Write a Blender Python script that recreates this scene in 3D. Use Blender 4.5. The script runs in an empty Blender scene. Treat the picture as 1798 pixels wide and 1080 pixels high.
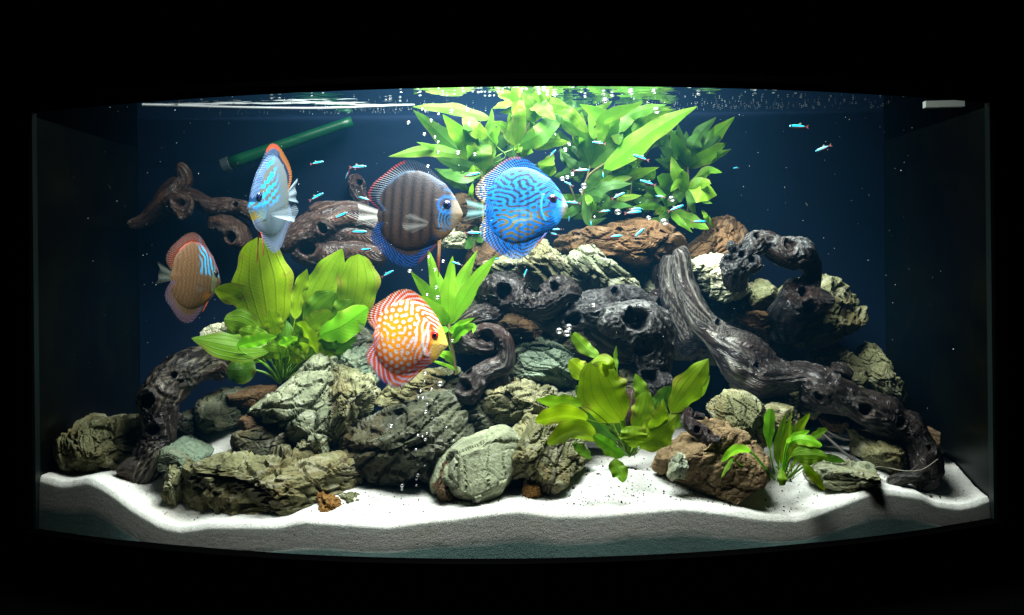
import bpy, bmesh, math, random
import numpy as np
from mathutils import Matrix, Vector
random.seed(7)
rng = np.random.default_rng(7)
SC = bpy.context.scene
COL = SC.collection

# ------------------------------------------------------------------ camera
ZC, CAMY, FPX, HCX, HCY, ROLL = 0.40, -1.0, 1403.0, 899.0, 466.0, math.radians(0.6)
cam = bpy.data.cameras.new('camera'); cam_o = bpy.data.objects.new('camera', cam); COL.objects.link(cam_o)
cam.sensor_width = 36.0; cam.lens = 36.0*FPX/1798.0
cam.shift_y = -(540-HCY)/1798.0
cam.clip_start = 0.02; cam.clip_end = 50
cam_o.matrix_world = Matrix.Translation((0, CAMY, ZC)) @ Matrix.Rotation(math.pi/2, 4, 'X') @ Matrix.Rotation(-ROLL, 4, 'Z')
SC.camera = cam_o

# ------------------------------------------------------------------ world: an unlit room
w = bpy.data.worlds.new('World'); SC.world = w; w.use_nodes = True
w.node_tree.nodes['Background'].inputs[0].default_value = (0.0, 0.0, 0.0, 1)
w.node_tree.nodes['Background'].inputs[1].default_value = 0.0

# ------------------------------------------------------------------ lamps: two fluorescent tubes under the hood and an added front fill lamp
ZW = ZC + 0.240                      # water level
def tube_lamp(name, x, y, z, sx, sy, watts, col):
    l = bpy.data.lights.new(name, 'AREA'); l.shape = 'RECTANGLE'; l.size = sx; l.size_y = sy
    l.energy = watts; l.color = col
    o = bpy.data.objects.new(name, l); o.location = (x, y, z); COL.objects.link(o); return o
tube_lamp('front_fill_lamp', 0.0, -0.165, ZW+0.20, 0.62, 0.06, 20.0, (0.95, 1.0, 0.93))  # added fill lamp ahead of the glass, brightens the fish fronts
tube_lamp('middle_tube_lamp', 0.0, -0.040, ZW+0.20, 0.54, 0.13, 12.5, (0.93, 1.0, 0.94))
tube_lamp('rear_tube_lamp', 0.02, 0.105, ZW+0.20, 0.34, 0.13, 9.5, (0.90, 1.0, 0.95))
SC.view_settings.view_transform = 'Standard'; SC.view_settings.look = 'None'
SC.view_settings.exposure = 0.12; SC.view_settings.gamma = 1.0
SC.cycles.max_bounces = 10; SC.cycles.transparent_max_bounces = 24; SC.cycles.diffuse_bounces = 5
SC.cycles.sample_clamp_indirect = 3.0; SC.cycles.sample_clamp_direct = 0
SC.cycles.caustics_refractive = False; SC.cycles.caustics_reflective = False

# ------------------------------------------------------------------ pixel <-> world helpers
KEYS = dict(A=(280,600,3.2725), B=(560,640,4.155), C=(790,380,3.177), D=(1130,380,3.8575), E=(1230,580,3.6), F=(1130,680,4.909),
    G=(100,560,3.374), H=(600,700,2.9967), I=(600,400,2.9967), J=(600,100,2.9967), K=(0,100,2.9967), L=(200,270,3.746),
    M=(920,570,3.725), N=(330,400,3.725), O=(670,420,4.152), Q=(1230,690,5.683), R=(670,150,4.0), S=(970,150,4.0), P=(0,0,1.0))
CR, SR = math.cos(ROLL), math.sin(ROLL)
def W(key, x, y, depth):
    """a point of the photograph (in one of the zoom frames) put at depth 'depth' (world Y)"""
    ox, oy, s = KEYS[key]
    dx = (ox + x/s - HCX)/FPX; dy = -(oy + y/s - HCY)/FPX
    d = depth - CAMY
    return np.array([(CR*dx + SR*dy)*d, depth, ZC + (-SR*dx + CR*dy)*d])
def MPX(key, depth):                 # metres per zoom pixel at that depth
    return (depth - CAMY)/FPX/KEYS[key][2]

# ------------------------------------------------------------------ tagging
def tag(o, label=None, cat=None, group=None, kind=None):
    if label: o['label'] = label
    if cat: o['category'] = cat
    if group: o['group'] = group
    if kind: o['kind'] = kind
    return o
def empty(name, loc, label=None, cat=None, group=None):
    o = bpy.data.objects.new(name, None); o.location = loc; o.empty_display_size = 0.01
    COL.objects.link(o); return tag(o, label, cat, group)
def link(name, me, mat=None, parent=None, loc=None):
    o = bpy.data.objects.new(name, me); COL.objects.link(o)
    if mat is not None and not me.materials: me.materials.append(mat)
    if loc is not None: o.location = loc
    if parent is not None: o.parent = parent
    return o
def mesh_np(name, V, F, smooth=True, cols=None, attrs=None, uv=None):
    V = np.asarray(V, np.float32); F = np.asarray(F, np.int32)
    me = bpy.data.meshes.new(name); n, k = F.shape
    me.vertices.add(len(V)); me.vertices.foreach_set('co', V.ravel())
    me.loops.add(n*k); me.loops.foreach_set('vertex_index', F.ravel())
    me.polygons.add(n); me.polygons.foreach_set('loop_start', np.arange(0, n*k, k, dtype=np.int32))
    me.polygons.foreach_set('loop_total', np.full(n, k, np.int32))
    me.polygons.foreach_set('use_smooth', np.full(n, smooth, bool))
    if cols is not None:
        a = me.attributes.new('Col', 'FLOAT_COLOR', 'POINT')
        c = np.ones((len(V), 4), np.float32); c[:, :3] = cols; a.data.foreach_set('color', c.ravel())
    for nm, v in (attrs or {}).items():
        a = me.attributes.new(nm, 'FLOAT', 'POINT'); a.data.foreach_set('value', np.asarray(v, np.float32))
    if uv is not None:
        u = me.uv_layers.new(name='UVMap'); u.data.foreach_set('uv', np.asarray(uv, np.float32)[F.ravel()].ravel())
    me.update(calc_edges=True); me.validate()
    return me
def grid_faces(nu, nv, wrap=False, off=0):
    """quads of a nu x nv vertex grid, index i*nv+j; wrap joins the last j to the first"""
    i = np.arange(nu-1)[:, None]; j = np.arange(nv if wrap else nv-1)[None, :]
    j2 = (j+1) % nv
    a = i*nv+j; b = i*nv+j2; c = (i+1)*nv+j2; d = (i+1)*nv+j
    return np.stack([a, b, c, d], -1).reshape(-1, 4) + off
def vnormals(V, F):
    N = np.zeros_like(V)
    a = V[F[:, 1]]-V[F[:, 0]]; b = V[F[:, 2]]-V[F[:, 0]]
    fn = np.cross(a, b)
    if F.shape[1] == 4: fn = np.cross(V[F[:, 2]]-V[F[:, 0]], V[F[:, 3]]-V[F[:, 1]])
    for k in range(F.shape[1]): 
        for c in range(3): N[:, c] += np.bincount(F[:, k], fn[:, c], len(V))
    return N/np.maximum(np.linalg.norm(N, axis=1, keepdims=True), 1e-12)
def boxmesh(name, boxes):
    bm = bmesh.new()
    for (x0, x1, y0, y1, z0, z1) in boxes:
        v = [bm.verts.new(p) for p in ((x0,y0,z0),(x1,y0,z0),(x1,y1,z0),(x0,y1,z0),(x0,y0,z1),(x1,y0,z1),(x1,y1,z1),(x0,y1,z1))]
        for f in ((0,3,2,1),(4,5,6,7),(0,1,5,4),(1,2,6,5),(2,3,7,6),(3,0,4,7)): bm.faces.new([v[i] for i in f])
    me = bpy.data.meshes.new(name); bm.to_mesh(me); bm.free(); return me

# ------------------------------------------------------------------ vectorised noise
def h3(ix, iy, iz, seed):
    n = (ix.astype(np.int64)*374761393 + iy.astype(np.int64)*668265263 + iz.astype(np.int64)*2147483647 + seed*974711) & 0xFFFFFFFF
    n = ((n ^ (n >> 13))*1274126177) & 0xFFFFFFFF
    n = ((n ^ (n >> 16))*2246822519) & 0xFFFFFFFF
    return ((n ^ (n >> 15)) & 0xFFFFFF)/float(0xFFFFFF)
def vnoise(p, seed=0):
    f = np.floor(p); t = p-f; t = t*t*t*(t*(t*6-15)+10)
    i = f.astype(np.int64); r = 0
    for dx in (0, 1):
        wx = t[:, 0] if dx else 1-t[:, 0]
        for dy in (0, 1):
            wy = t[:, 1] if dy else 1-t[:, 1]
            for dz in (0, 1):
                wz = t[:, 2] if dz else 1-t[:, 2]
                r = r + wx*wy*wz*h3(i[:, 0]+dx, i[:, 1]+dy, i[:, 2]+dz, seed)
    return r*2-1
def fbm(p, octs=4, seed=0, gain=0.5):
    s = 0; a = 1.0; n = 0
    for o in range(octs):
        s = s + a*vnoise(p*(2.03**o)+o*7.3, seed+o*17); n += a; a *= gain
    return s/n
def voronoi(p, seed=0, jit=0.95):
    f = np.floor(p).astype(np.int64); t = p-f
    F1 = np.full(len(p), 9.0); F2 = np.full(len(p), 9.0)
    vec = np.zeros_like(p); cid = np.zeros((len(p), 3), np.int64)
    for dx in (-1, 0, 1):
        for dy in (-1, 0, 1):
            for dz in (-1, 0, 1):
                a, b, c = f[:, 0]+dx, f[:, 1]+dy, f[:, 2]+dz
                o = np.stack([dx+0.5+jit*(h3(a, b, c, seed)-.5), dy+0.5+jit*(h3(a, b, c, seed+1)-.5), dz+0.5+jit*(h3(a, b, c, seed+2)-.5)], 1)
                v = t-o; d = np.sqrt((v*v).sum(1))
                m = d < F1
                F2 = np.where(m, F1, np.minimum(F2, d))
                F1 = np.where(m, d, F1)
                vec[m] = v[m]; cid[m] = np.stack([a, b, c], 1)[m]
    return F1, F2, vec, cid
def hid(cid, seed): return h3(cid[:, 0], cid[:, 1], cid[:, 2], seed)
def sstep(a, b, x):
    t = np.clip((x-a)/(b-a), 0, 1); return t*t*(3-2*t)

# ------------------------------------------------------------------ material helpers
class NT:
    def __init__(s, name):
        s.m = bpy.data.materials.new(name); s.m.use_nodes = True; s.t = s.m.node_tree; s.t.nodes.clear()
        s.out = s.n('ShaderNodeOutputMaterial')
    def n(s, ty, **kw):
        nd = s.t.nodes.new(ty)
        for k, v in kw.items():
            if hasattr(nd, k): setattr(nd, k, v)
        return nd
    def l(s, a, b): s.t.links.new(a, b)
    def setv(s, sock, v):
        if isinstance(v, bpy.types.NodeSocket): s.l(v, sock)
        elif isinstance(v, (tuple, list)) and len(v) == 3 and sock.type == 'RGBA': sock.default_value = (*v, 1)
        else: sock.default_value = v
    def math(s, op, a, b=0.0, clamp=False):
        nd = s.n('ShaderNodeMath', operation=op, use_clamp=clamp); s.setv(nd.inputs[0], a); s.setv(nd.inputs[1], b); return nd.outputs[0]
    def mix(s, f, a, b, bt='MIX'):
        nd = s.n('ShaderNodeMix', data_type='RGBA', blend_type=bt)
        s.setv(nd.inputs[0], f); s.setv(nd.inputs[6], a); s.setv(nd.inputs[7], b); return nd.outputs[2]
    def noise(s, vec, scale, detail=4, rough=0.5, dist=0.0, out=0):
        nd = s.n('ShaderNodeTexNoise'); s.l(vec, nd.inputs['Vector']); nd.inputs['Scale'].default_value = scale
        nd.inputs['Detail'].default_value = detail; nd.inputs['Roughness'].default_value = rough; nd.inputs['Distortion'].default_value = dist
        return nd.outputs[out]
    def ramp(s, f, stops):
        nd = s.n('ShaderNodeValToRGB'); s.l(f, nd.inputs[0]); e = nd.color_ramp.elements
        while len(e) < len(stops): e.new(0.5)
        for k, (p, c) in enumerate(stops):
            e[k].position = p; e[k].color = (c, c, c, 1) if isinstance(c, (int, float)) else (*c, 1)
        return nd.outputs[0]
    def attr(s, name, out='Fac'):
        nd = s.n('ShaderNodeAttribute', attribute_name=name); return nd.outputs[out]
    def obj_vec(s, rnd=3.0):
        tc = s.n('ShaderNodeTexCoord'); oi = s.n('ShaderNodeObjectInfo')
        a = s.n('ShaderNodeVectorMath', operation='ADD'); s.l(tc.outputs['Object'], a.inputs[0])
        k = s.math('MULTIPLY', oi.outputs['Random'], rnd); s.l(k, a.inputs[1]); return a.outputs[0]
    def bump(s, h, dist=0.001, strength=1.0, nrm=None):
        nd = s.n('ShaderNodeBump'); s.l(h, nd.inputs['Height']); nd.inputs['Distance'].default_value = dist; nd.inputs['Strength'].default_value = strength
        if nrm is not None: s.l(nrm, nd.inputs['Normal'])
        return nd.outputs[0]
    def pbr(s, col, rough=0.6, spec=0.4, nrm=None, metal=0.0, **kw):
        p = s.n('ShaderNodeBsdfPrincipled'); s.setv(p.inputs['Base Color'], col); s.setv(p.inputs['Roughness'], rough)
        p.inputs['Specular IOR Level'].default_value = spec; p.inputs['Metallic'].default_value = metal
        if nrm is not None: s.l(nrm, p.inputs['Normal'])
        for k, v in kw.items(): s.setv(p.inputs[k], v)
        return p.outputs[0]
    def done(s, sh): s.l(sh, s.out.inputs['Surface']); return s.m
def flat_mat(name, col, rough=0.5, spec=0.4):
    t = NT(name); return t.done(t.pbr(col, rough, spec))
# ================================================================== the tank
XH, YB = 0.600, 0.285                 # half width, back plane
BOW = 0.120
def yfront(x): return -BOW*(1-(np.asarray(x)/XH)**2)
ZB, ZT = ZC-0.3243, ZC+0.1982         # visible glass from base trim to hood
black = flat_mat('black_plastic', (0.0005, 0.0005, 0.0006), 0.7, 0.0)
t = NT('blue_film')
tc = t.n('ShaderNodeTexCoord').outputs['Object']
n1 = t.noise(tc, 5.0, 4, 0.6)
film = t.done(t.pbr(t.mix(t.ramp(n1, [(0.3, 0.0), (0.75, 1.0)]), (0.0003, 0.0040, 0.0150), (0.0004, 0.0054, 0.019)), 0.75, 0.1))
t = NT('algae_glass')
tc = t.n('ShaderNodeTexCoord').outputs['Object']
n1 = t.ramp(t.noise(tc, 9.0, 5, 0.6, 0.8), [(0.42, 0.0), (0.72, 1.0)])
sd = t.pbr(t.mix(n1, (0.0002, 0.0004, 0.0006), (0.0016, 0.0022, 0.0005)), 0.4, 0.1); sg = t.n('ShaderNodeBsdfGlossy'); sg.inputs['Roughness'].default_value = .25; sg.inputs['Color'].default_value = (.6, .75, .75, 1)
sm = t.n('ShaderNodeMixShader'); sm.inputs[0].default_value = .05; t.l(sd, sm.inputs[1]); t.l(sg.outputs[0], sm.inputs[2]); side_m = t.done(sm.outputs[0])
t = NT('clear_glass'); clear = t.done(t.n('ShaderNodeBsdfTransparent').outputs[0])
t = NT('silicone'); seam_m = t.done(t.pbr((0.004, 0.008, 0.008), 0.4, 0.3))

tank = empty('aquarium', (0, 0, 0), 'black framed bow front aquarium with lit planted interior and blue back wall', 'aquarium')
def bow_strip(name, y_in, y_out, z0, z1, mat, xh=XH, n=49):
    """a solid following the bowed front between two offsets and two heights, closed to the back"""
    x = np.linspace(-xh, xh, n); yo = yfront(x)+y_out; yi = yfront(x)+y_in
    V = np.concatenate([np.stack([x, yo, np.full(n, z0)], 1), np.stack([x, yo, np.full(n, z1)], 1),
                        np.stack([x, yi, np.full(n, z1)], 1), np.stack([x, yi, np.full(n, z0)], 1)])
    F = []
    for k in range(4):
        a, b = k*n, ((k+1) % 4)*n
        for i in range(n-1): F.append((a+i, a+i+1, b+i+1, b+i))
    F.append((0, n, 2*n, 3*n)); F.append((n-1, 4*n-1, 3*n-1, 2*n-1))
    return link(name, mesh_np(name, V, F, smooth=False), mat, tank)
bow_strip('base_trim', 0.006, -0.012, 0.0, ZB, black, XH+0.006)
bow_strip('hood_trim', 0.006, -0.029, ZT, ZT+0.03, black, XH+0.006)  # lip made deeper to block the fill lamp from the sand bank
bow_strip('hood_front', -0.085, -0.095, ZC+0.191, ZC+0.50, black, XH+0.006)  # overhang added ahead of the glass to house the fill lamp
link('hood_lid', boxmesh('hood_lid', [(-XH-.02, XH+.02, -0.225, YB+.02, ZC+0.501, ZC+0.515)]), black, tank)
for s in (-1, 1):
    link('hood_side', boxmesh('hood_side', [(s*XH+s*.0 if s > 0 else -XH-.02, XH+.02 if s > 0 else -XH, -0.095, YB+.02, ZT+.031, ZC+0.50), (s*XH if s > 0 else -XH-.02, XH+.02 if s > 0 else -XH, 0.0, YB+.02, ZT-.004, ZT+.0305)]), black, tank)
    link('base_side', boxmesh('base_side', [(XH+.001 if s > 0 else -XH-.02, XH+.02 if s > 0 else -XH-.001, 0.0, YB+.02, 0.0, ZB-.001)]), black, tank)
    link('side_pane', boxmesh('side_pane', [(XH+.001 if s > 0 else -XH-.009, XH+.009 if s > 0 else -XH-.001, 0.009, YB+.012, ZB, ZC+0.25)]), side_m, tank)
    link('corner_seam', boxmesh('corner_seam', [(s*XH-.0015, s*XH+.0022, -.002, .008, ZB+.0005, ZT-.0005)]), seam_m, tank)
    link('corner_post', boxmesh('corner_post', [(XH+.0035 if s > 0 else -XH-.02, XH+.02 if s > 0 else -XH-.0035, -.004, .0085, ZB+.0005, ZT-.0045)]), black, tank)
link('back_panel', boxmesh('back_panel', [(-XH, XH, YB, YB+.011, ZB-.01, ZC+0.50)]), film, tank)
link('bottom_pane', boxmesh('bottom_pane', [(-XH, XH, 0.001, YB, ZB-.012, ZB-.004)]), black, tank)
x = np.linspace(-XH+.002, XH-.002, 49)
V = np.concatenate([np.stack([x, yfront(x), np.full(49, ZB+.001)], 1), np.stack([x, yfront(x), np.full(49, ZT-.001)], 1)])
link('front_pane', mesh_np('front_pane', V, grid_faces(2, 49)), clear, tank)

# dark room round the tank
room = flat_mat('dark_wall', (0.002, 0.002, 0.0025), 0.9, 0.0)
tag(link('wall', boxmesh('wall', [(-3, 3, 0.42, 0.5, -1, 2.5)]), room), kind='structure')
tag(link('cabinet_top', boxmesh('cabinet_top', [(-0.75, 0.75, -0.3, 0.4, -0.03, -0.0005)]), black), kind='structure')
tag(link('floor', boxmesh('floor', [(-3, 3, -3, 0.42, -1.0, -0.9)]), room), kind='structure')

# ------------------------------------------------------------------ sand
edge_px = np.array([(40,835),(70,835),(113,847),(157,838),(187,853),(233,887),(283,917),(320,925),(367,917),(433,917),(493,917),(533,907),(600,912),(683,917),(740,908),
    (800,902),(883,890),(920,889),(967,897),(1033,898),(1100,892),(1198,885),(1265,893),(1348,905),(1398,907),(1438,895),(1481,877),(1532,858),(1565,860),
    (1615,867),(1642,882),(1682,887),(1715,880),(1728,872),(1752,875),(1790,876)], float)
ex, ez = [], []
for px, py in edge_px:
    y = 0.0
    for _ in range(8):
        p = W('P', px, py, y); y = float(yfront(np.clip(p[0], -XH, XH))) + .010
    ex.append(p[0]); ez.append(p[2])
ex, ez = np.array(ex), np.array(ez)
def smooth1(a, k):
    ker = np.hanning(k+2)[1:-1]; ker /= ker.sum(); return np.convolve(np.pad(a, k, mode='edge'), ker, 'same')[k:-k]
NX = 420
sx = np.linspace(-XH+.001, XH-.001, NX); sz = smooth1(np.interp(sx, ex, ez), 9)
szs = smooth1(sz, 41)
def sand_z(X, Y):
    """height of the sand bed"""
    X = np.asarray(X, float); Y = np.asarray(Y, float)
    e = np.interp(X, sx, sz); d = np.clip((Y-yfront(np.clip(X, -XH, XH))-.012)/.10, 0, 1)
    base = ZC-0.272+0.012*np.clip((Y-.02)/.25, 0, 1) + .006*np.sin(X*9.0)*np.clip(d, 0, 1)
    k = d*d*(3-2*d)
    bump = .018*np.exp(-((X-.118)/.06)**2-((Y+.035)/.05)**2)   # heap under the sword plant
    bump = bump+.042*np.exp(-((X+.40)/.10)**2-((Y-.13)/.07)**2)+.036*np.exp(-((X-.01)/.09)**2-((Y-.06)/.05)**2)+.012*np.exp(-((X-.43)/.08)**2-((Y-.09)/.06)**2)
    return e*(1-k)+base*k + bump*k
NY = 130
ts = np.linspace(0, 1, NY)**1.35
X = np.repeat(sx[:, None], NY, 1); y0 = yfront(sx)[:, None]+.0130
Y = y0+(YB-.001-y0)*ts[None, :]
P0 = np.stack([X.ravel(), Y.ravel(), np.zeros(NX*NY)], 1)
Z = sand_z(P0[:, 0], P0[:, 1]) + .0012*fbm(P0*70, 3, 5)*sstep(0, .02, (Y-y0).ravel()) + .0007*fbm(P0*420, 2, 9)
top = np.stack([P0[:, 0], P0[:, 1], Z], 1).reshape(NX, NY, 3)
# the bed's front against the glass: a lip, a steep bank, then a wall down to the base
NF = 46
prof = np.concatenate([np.linspace(0, 1, 30), 1+np.linspace(0.06, 1, NF-30)])
face = np.zeros((NX, NF, 3)); fdep = np.zeros((NX, NF))
bank = .027+.008*smooth1(vnoise(np.stack([sx*7, sx*0, sx*0], 1), 3), 21)
zb0 = smooth1(top[:, 0, 2]-.0022-bank, 31)
for j, q in enumerate(prof):
    q1 = min(q, 1.0)
    lip = 1-(1-min(q1/.16, 1))**2
    tilt = .0022*(1-(1-q1)**1.2)
    yy = yfront(sx)+.0130-.0050*lip-tilt-.0022*max(q-1, 0); zz = top[:, 0, 2]-.0022*lip-(top[:, 0, 2]-.0022-zb0)*q1
    if q > 1:
        r = q-1; zz = zb0+(ZB-.004-zb0)*r
    face[:, j, 0] = sx; face[:, j, 1] = yy; face[:, j, 2] = zz; fdep[:, j] = q
face[:, 1:, 1] += .00016*fbm(np.concatenate([face[:, 1:].reshape(-1, 3)*420]), 2, 3).reshape(NX, NF-1)
face[:, :, 1] = np.maximum(face[:, :, 1], yfront(sx)[:, None]+.0012)
full = np.concatenate([face[:, ::-1][:, :-1], top], 1); NV = full.shape[1]
V = full.reshape(-1, 3)
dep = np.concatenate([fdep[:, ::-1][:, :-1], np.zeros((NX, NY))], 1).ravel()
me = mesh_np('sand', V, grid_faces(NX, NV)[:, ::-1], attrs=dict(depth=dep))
t = NT('white_sand')
tc = t.n('ShaderNodeTexCoord').outputs['Object']
g1 = t.noise(tc, 1100, 2, 0.7); g2 = t.noise(tc, 560, 2, 0.5); g3 = t.noise(tc, 14, 4, 0.6)
c = t.mix(t.ramp(g1, [(0.3, 0.0), (0.62, 1.0)]), (0.36, 0.36, 0.33), (0.60, 0.61, 0.58))
c = t.mix(t.ramp(g2, [(0.28, 1.0), (0.36, 0.0)]), c, (0.10, 0.09, 0.07))
c = t.mix(t.math('MULTIPLY', t.ramp(g3, [(0.5, 0.0), (0.8, 1.0)]), 0.35), c, (0.62, 0.58, 0.48))
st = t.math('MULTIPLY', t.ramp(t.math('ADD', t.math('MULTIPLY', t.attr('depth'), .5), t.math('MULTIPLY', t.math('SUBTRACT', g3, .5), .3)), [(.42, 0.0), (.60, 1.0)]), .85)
c = t.mix(st, c, (.035, .125, .12))  # shade of the lower front put into the sand colour as dark teal
nb = t.bump(t.math('ADD', g1, t.math('MULTIPLY', g2, .6)), 0.0009, 0.7)
sand_m = t.done(t.pbr(c, 0.9, 0.15, nb, **{'Subsurface Weight': 0.45, 'Subsurface Radius': (0.8, 1.0, 1.0), 'Subsurface Scale': 0.012}))
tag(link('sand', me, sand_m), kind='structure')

# ------------------------------------------------------------------ water surface, seen from below
nx_, ny_ = 300, 120
gx = np.linspace(-XH+.001, XH-.001, nx_); 
X = np.repeat(gx[:, None], ny_, 1); ya = yfront(gx)[:, None]+.001
Y = ya+(YB-.001-ya)*np.linspace(0, 1, ny_)[None, :]
P0 = np.stack([X.ravel(), Y.ravel(), 0*X.ravel()], 1)
amp = 0.0010*(0.35+0.65*np.exp(-((P0[:, 0]+.02)/.28)**2))
Zw = ZW + amp*fbm(P0*np.array([20., 60., 1.]), 3, 21) + .00022*fbm(P0*np.array([90., 200., 1.]), 2, 4)
Zw += .004*np.exp(-(YB-.001-P0[:, 1])/.004)     # meniscus at the back wall
t = NT('water_surface')
fr = t.n('ShaderNodeFresnel'); fr.inputs['IOR'].default_value = 1.33
gl = t.n('ShaderNodeBsdfGlossy'); gl.inputs['Roughness'].default_value = 0.02; gl.inputs['Color'].default_value = (.95, 1, .98, 1)
tr = t.n('ShaderNodeBsdfTransparent'); mx = t.n('ShaderNodeMixShader')
t.l(t.math('MULTIPLY', fr.outputs[0], 0.80), mx.inputs[0]); t.l(tr.outputs[0], mx.inputs[1]); t.l(gl.outputs[0], mx.inputs[2])
water_m = t.done(mx.outputs[0])
tag(link('water', mesh_np('water', np.stack([P0[:, 0], P0[:, 1], Zw], 1), grid_faces(nx_, ny_)[:, ::-1]), water_m), kind='structure')

# the body of water: a faint blue scatter that softens what stands far back
n = 49; x = np.linspace(-XH+.0015, XH-.0015, n); yf = yfront(x)+.0006
zb, zt, yb = ZB-.002, ZW-.004, YB-.0008
V = np.concatenate([np.stack([x, yf, np.full(n, zb)], 1), np.stack([x, yf, np.full(n, zt)], 1), np.stack([x, np.full(n, yb), np.full(n, zt)], 1), np.stack([x, np.full(n, yb), np.full(n, zb)], 1)])
F = [(k*n+i, k*n+i+1, ((k+1) % 4)*n+i+1, ((k+1) % 4)*n+i) for k in range(4) for i in range(n-1)]+[(0, n, 2*n, 3*n), (n-1, 4*n-1, 3*n-1, 2*n-1)]
t = NT('water_volume'); pv = t.n('ShaderNodeVolumePrincipled')
pv.inputs['Color'].default_value = (.08, .50, 1.0, 1); pv.inputs['Density'].default_value = 0.055; pv.inputs['Anisotropy'].default_value = 0.2
t.l(pv.outputs[0], t.out.inputs['Volume'])
tag(link('water_body', mesh_np('water_body', V, F, smooth=False), t.m), kind='stuff')
# ================================================================== rocks
def ico(sub):
    bm = bmesh.new(); bmesh.ops.create_icosphere(bm, subdivisions=sub, radius=1.0)
    V = np.array([v.co[:] for v in bm.verts]); F = np.array([[v.index for v in f.verts] for f in bm.faces]); bm.free(); return V, F
ICO = {}
def get_ico(s):
    if s not in ICO: ICO[s] = ico(s)
    return ICO[s]
def ray_poly(poly, th):
    """distance from the origin to the polygon along each angle"""
    a = poly; b = np.roll(poly, -1, 0); R = np.zeros(len(th))
    d = np.stack([np.cos(th), np.sin(th)], 1)
    for p, q in zip(a, b):
        e = q-p; den = d[:, 0]*e[1]-d[:, 1]*e[0]
        den = np.where(np.abs(den) < 1e-12, 1e-12, den)
        tt = (p[0]*e[1]-p[1]*e[0])/den; uu = (p[0]*d[:, 1]-p[1]*d[:, 0])/den
        R = np.where((uu >= -1e-6) & (uu <= 1+1e-6) & (tt > 0), np.maximum(R, tt), R)
    return R
def rock_mat(name, c0, c1, c2, vein=0.0, dust=0.0, rough=0.75, crum=1.0, veinc=(.55, .55, .48), strata=1.0):
    t = NT(name); v = t.obj_vec(7.0); c0, c1, c2 = [tuple(a*b for a, b in zip(c, (.92, .89, .73))) for c in (c0, c1, c2)]; vein *= .25
    n1 = t.noise(v, 16, 5, 0.62, 0.4); n2 = t.noise(v, 60, 5, 0.65, 0.2); n3 = t.noise(v, 260, 4, 0.7); n4 = t.noise(v, 7, 3, .5, .5)
    tone = t.attr('tone')
    c = t.mix(t.ramp(t.math('ADD', t.math('MULTIPLY', n1, .75), t.math('MULTIPLY', tone, .25)), [(0.36, 0.0), (0.62, 1.0)]), c0, c1)
    c = t.mix(t.ramp(t.math('ADD', t.math('MULTIPLY', n4, .6), t.math('MULTIPLY', n2, .4)), [(0.50, 0.0), (0.64, 0.85)]), c, c2)
    c = t.mix(t.ramp(n3, [(0.33, 0.55), (0.55, 0.0)]), c, (0.02, 0.02, 0.016))
    c = t.mix(t.math('MULTIPLY', t.ramp(n2, [(0.56, 0.0), (0.78, 1.0)]), 0.2), c, (0.30, 0.30, 0.20))
    if vein:
        w1 = t.noise(v, 11, 3, 0.5, 1.2); r = t.math('ABSOLUTE', t.math('SUBTRACT', w1, 0.5))
        c = t.mix(t.math('MULTIPLY', t.ramp(r, [(0.0, 1.0), (0.012, 0.8), (0.022, 0.0)]), vein), c, veinc)
    if dust:
        g = t.n('ShaderNodeNewGeometry'); sp = t.n('ShaderNodeSeparateXYZ'); t.l(g.outputs['Normal'], sp.inputs[0])
        m = t.math('ADD', t.math('MULTIPLY', sp.outputs[2], 0.8), t.math('MULTIPLY', t.noise(v, 34, 4, .65), 1.25))
        c = t.mix(t.ramp(m, [(1.33-dust*.5, 0.0), (1.43-dust*.5, 1.0)]), c, (0.72, 0.74, 0.70))
    nb = t.bump(t.math('ADD', t.math('MULTIPLY', n2, 1.0), t.math('MULTIPLY', n3, 0.8)), 0.0026*crum, 0.7)
    return t.done(t.pbr(c, min(1, rough+.12), 0.10, nb))
RM = dict(
    olive=rock_mat('olive_stone', (0.085, 0.095, 0.055), (0.20, 0.21, 0.135), (0.13, 0.10, 0.045), 0.5, 0.0),
    sandy=rock_mat('sand_dusted_stone', (0.075, 0.080, 0.045), (0.19, 0.19, 0.115), (0.12, 0.085, 0.035), 0.5, 0.62),
    grey=rock_mat('grey_green_stone', (0.095, 0.115, 0.085), (0.23, 0.26, 0.20), (0.15, 0.14, 0.08), 0.6, 0.0),
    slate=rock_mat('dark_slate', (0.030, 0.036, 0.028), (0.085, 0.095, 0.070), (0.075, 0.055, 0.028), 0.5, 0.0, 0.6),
    teal=rock_mat('teal_slate', (0.075, 0.115, 0.098), (0.16, 0.22, 0.19), (0.10, 0.11, 0.08), 0.2, 0.15, 0.7),
    brown=rock_mat('brown_stone', (0.060, 0.036, 0.020), (0.15, 0.088, 0.050), (0.115, 0.060, 0.028), 0.15, 0.0),
    tan=rock_mat('tan_crumbly_stone', (0.10, 0.070, 0.045), (0.23, 0.165, 0.105), (0.42, 0.30, 0.18), 0.0, 0.0, 0.85, 1.5),
    ochre=rock_mat('ochre_stone', (0.20, 0.095, 0.025), (0.40, 0.21, 0.06), (0.12, 0.06, 0.02), 0.0, 0.0, 0.8),
    pale=rock_mat('pale_mottled_stone', (0.12, 0.16, 0.13), (0.50, 0.52, 0.42), (0.62, 0.62, 0.52), 0.5, 0.0, 0.8),
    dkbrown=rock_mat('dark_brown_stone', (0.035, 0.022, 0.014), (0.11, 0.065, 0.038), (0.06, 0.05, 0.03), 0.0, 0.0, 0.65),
    whitetop=rock_mat('white_topped_stone', (0.07, 0.075, 0.045), (0.19, 0.19, 0.125), (0.30, 0.27, 0.17), 0.5, 0.55, 0.7),
)
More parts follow.
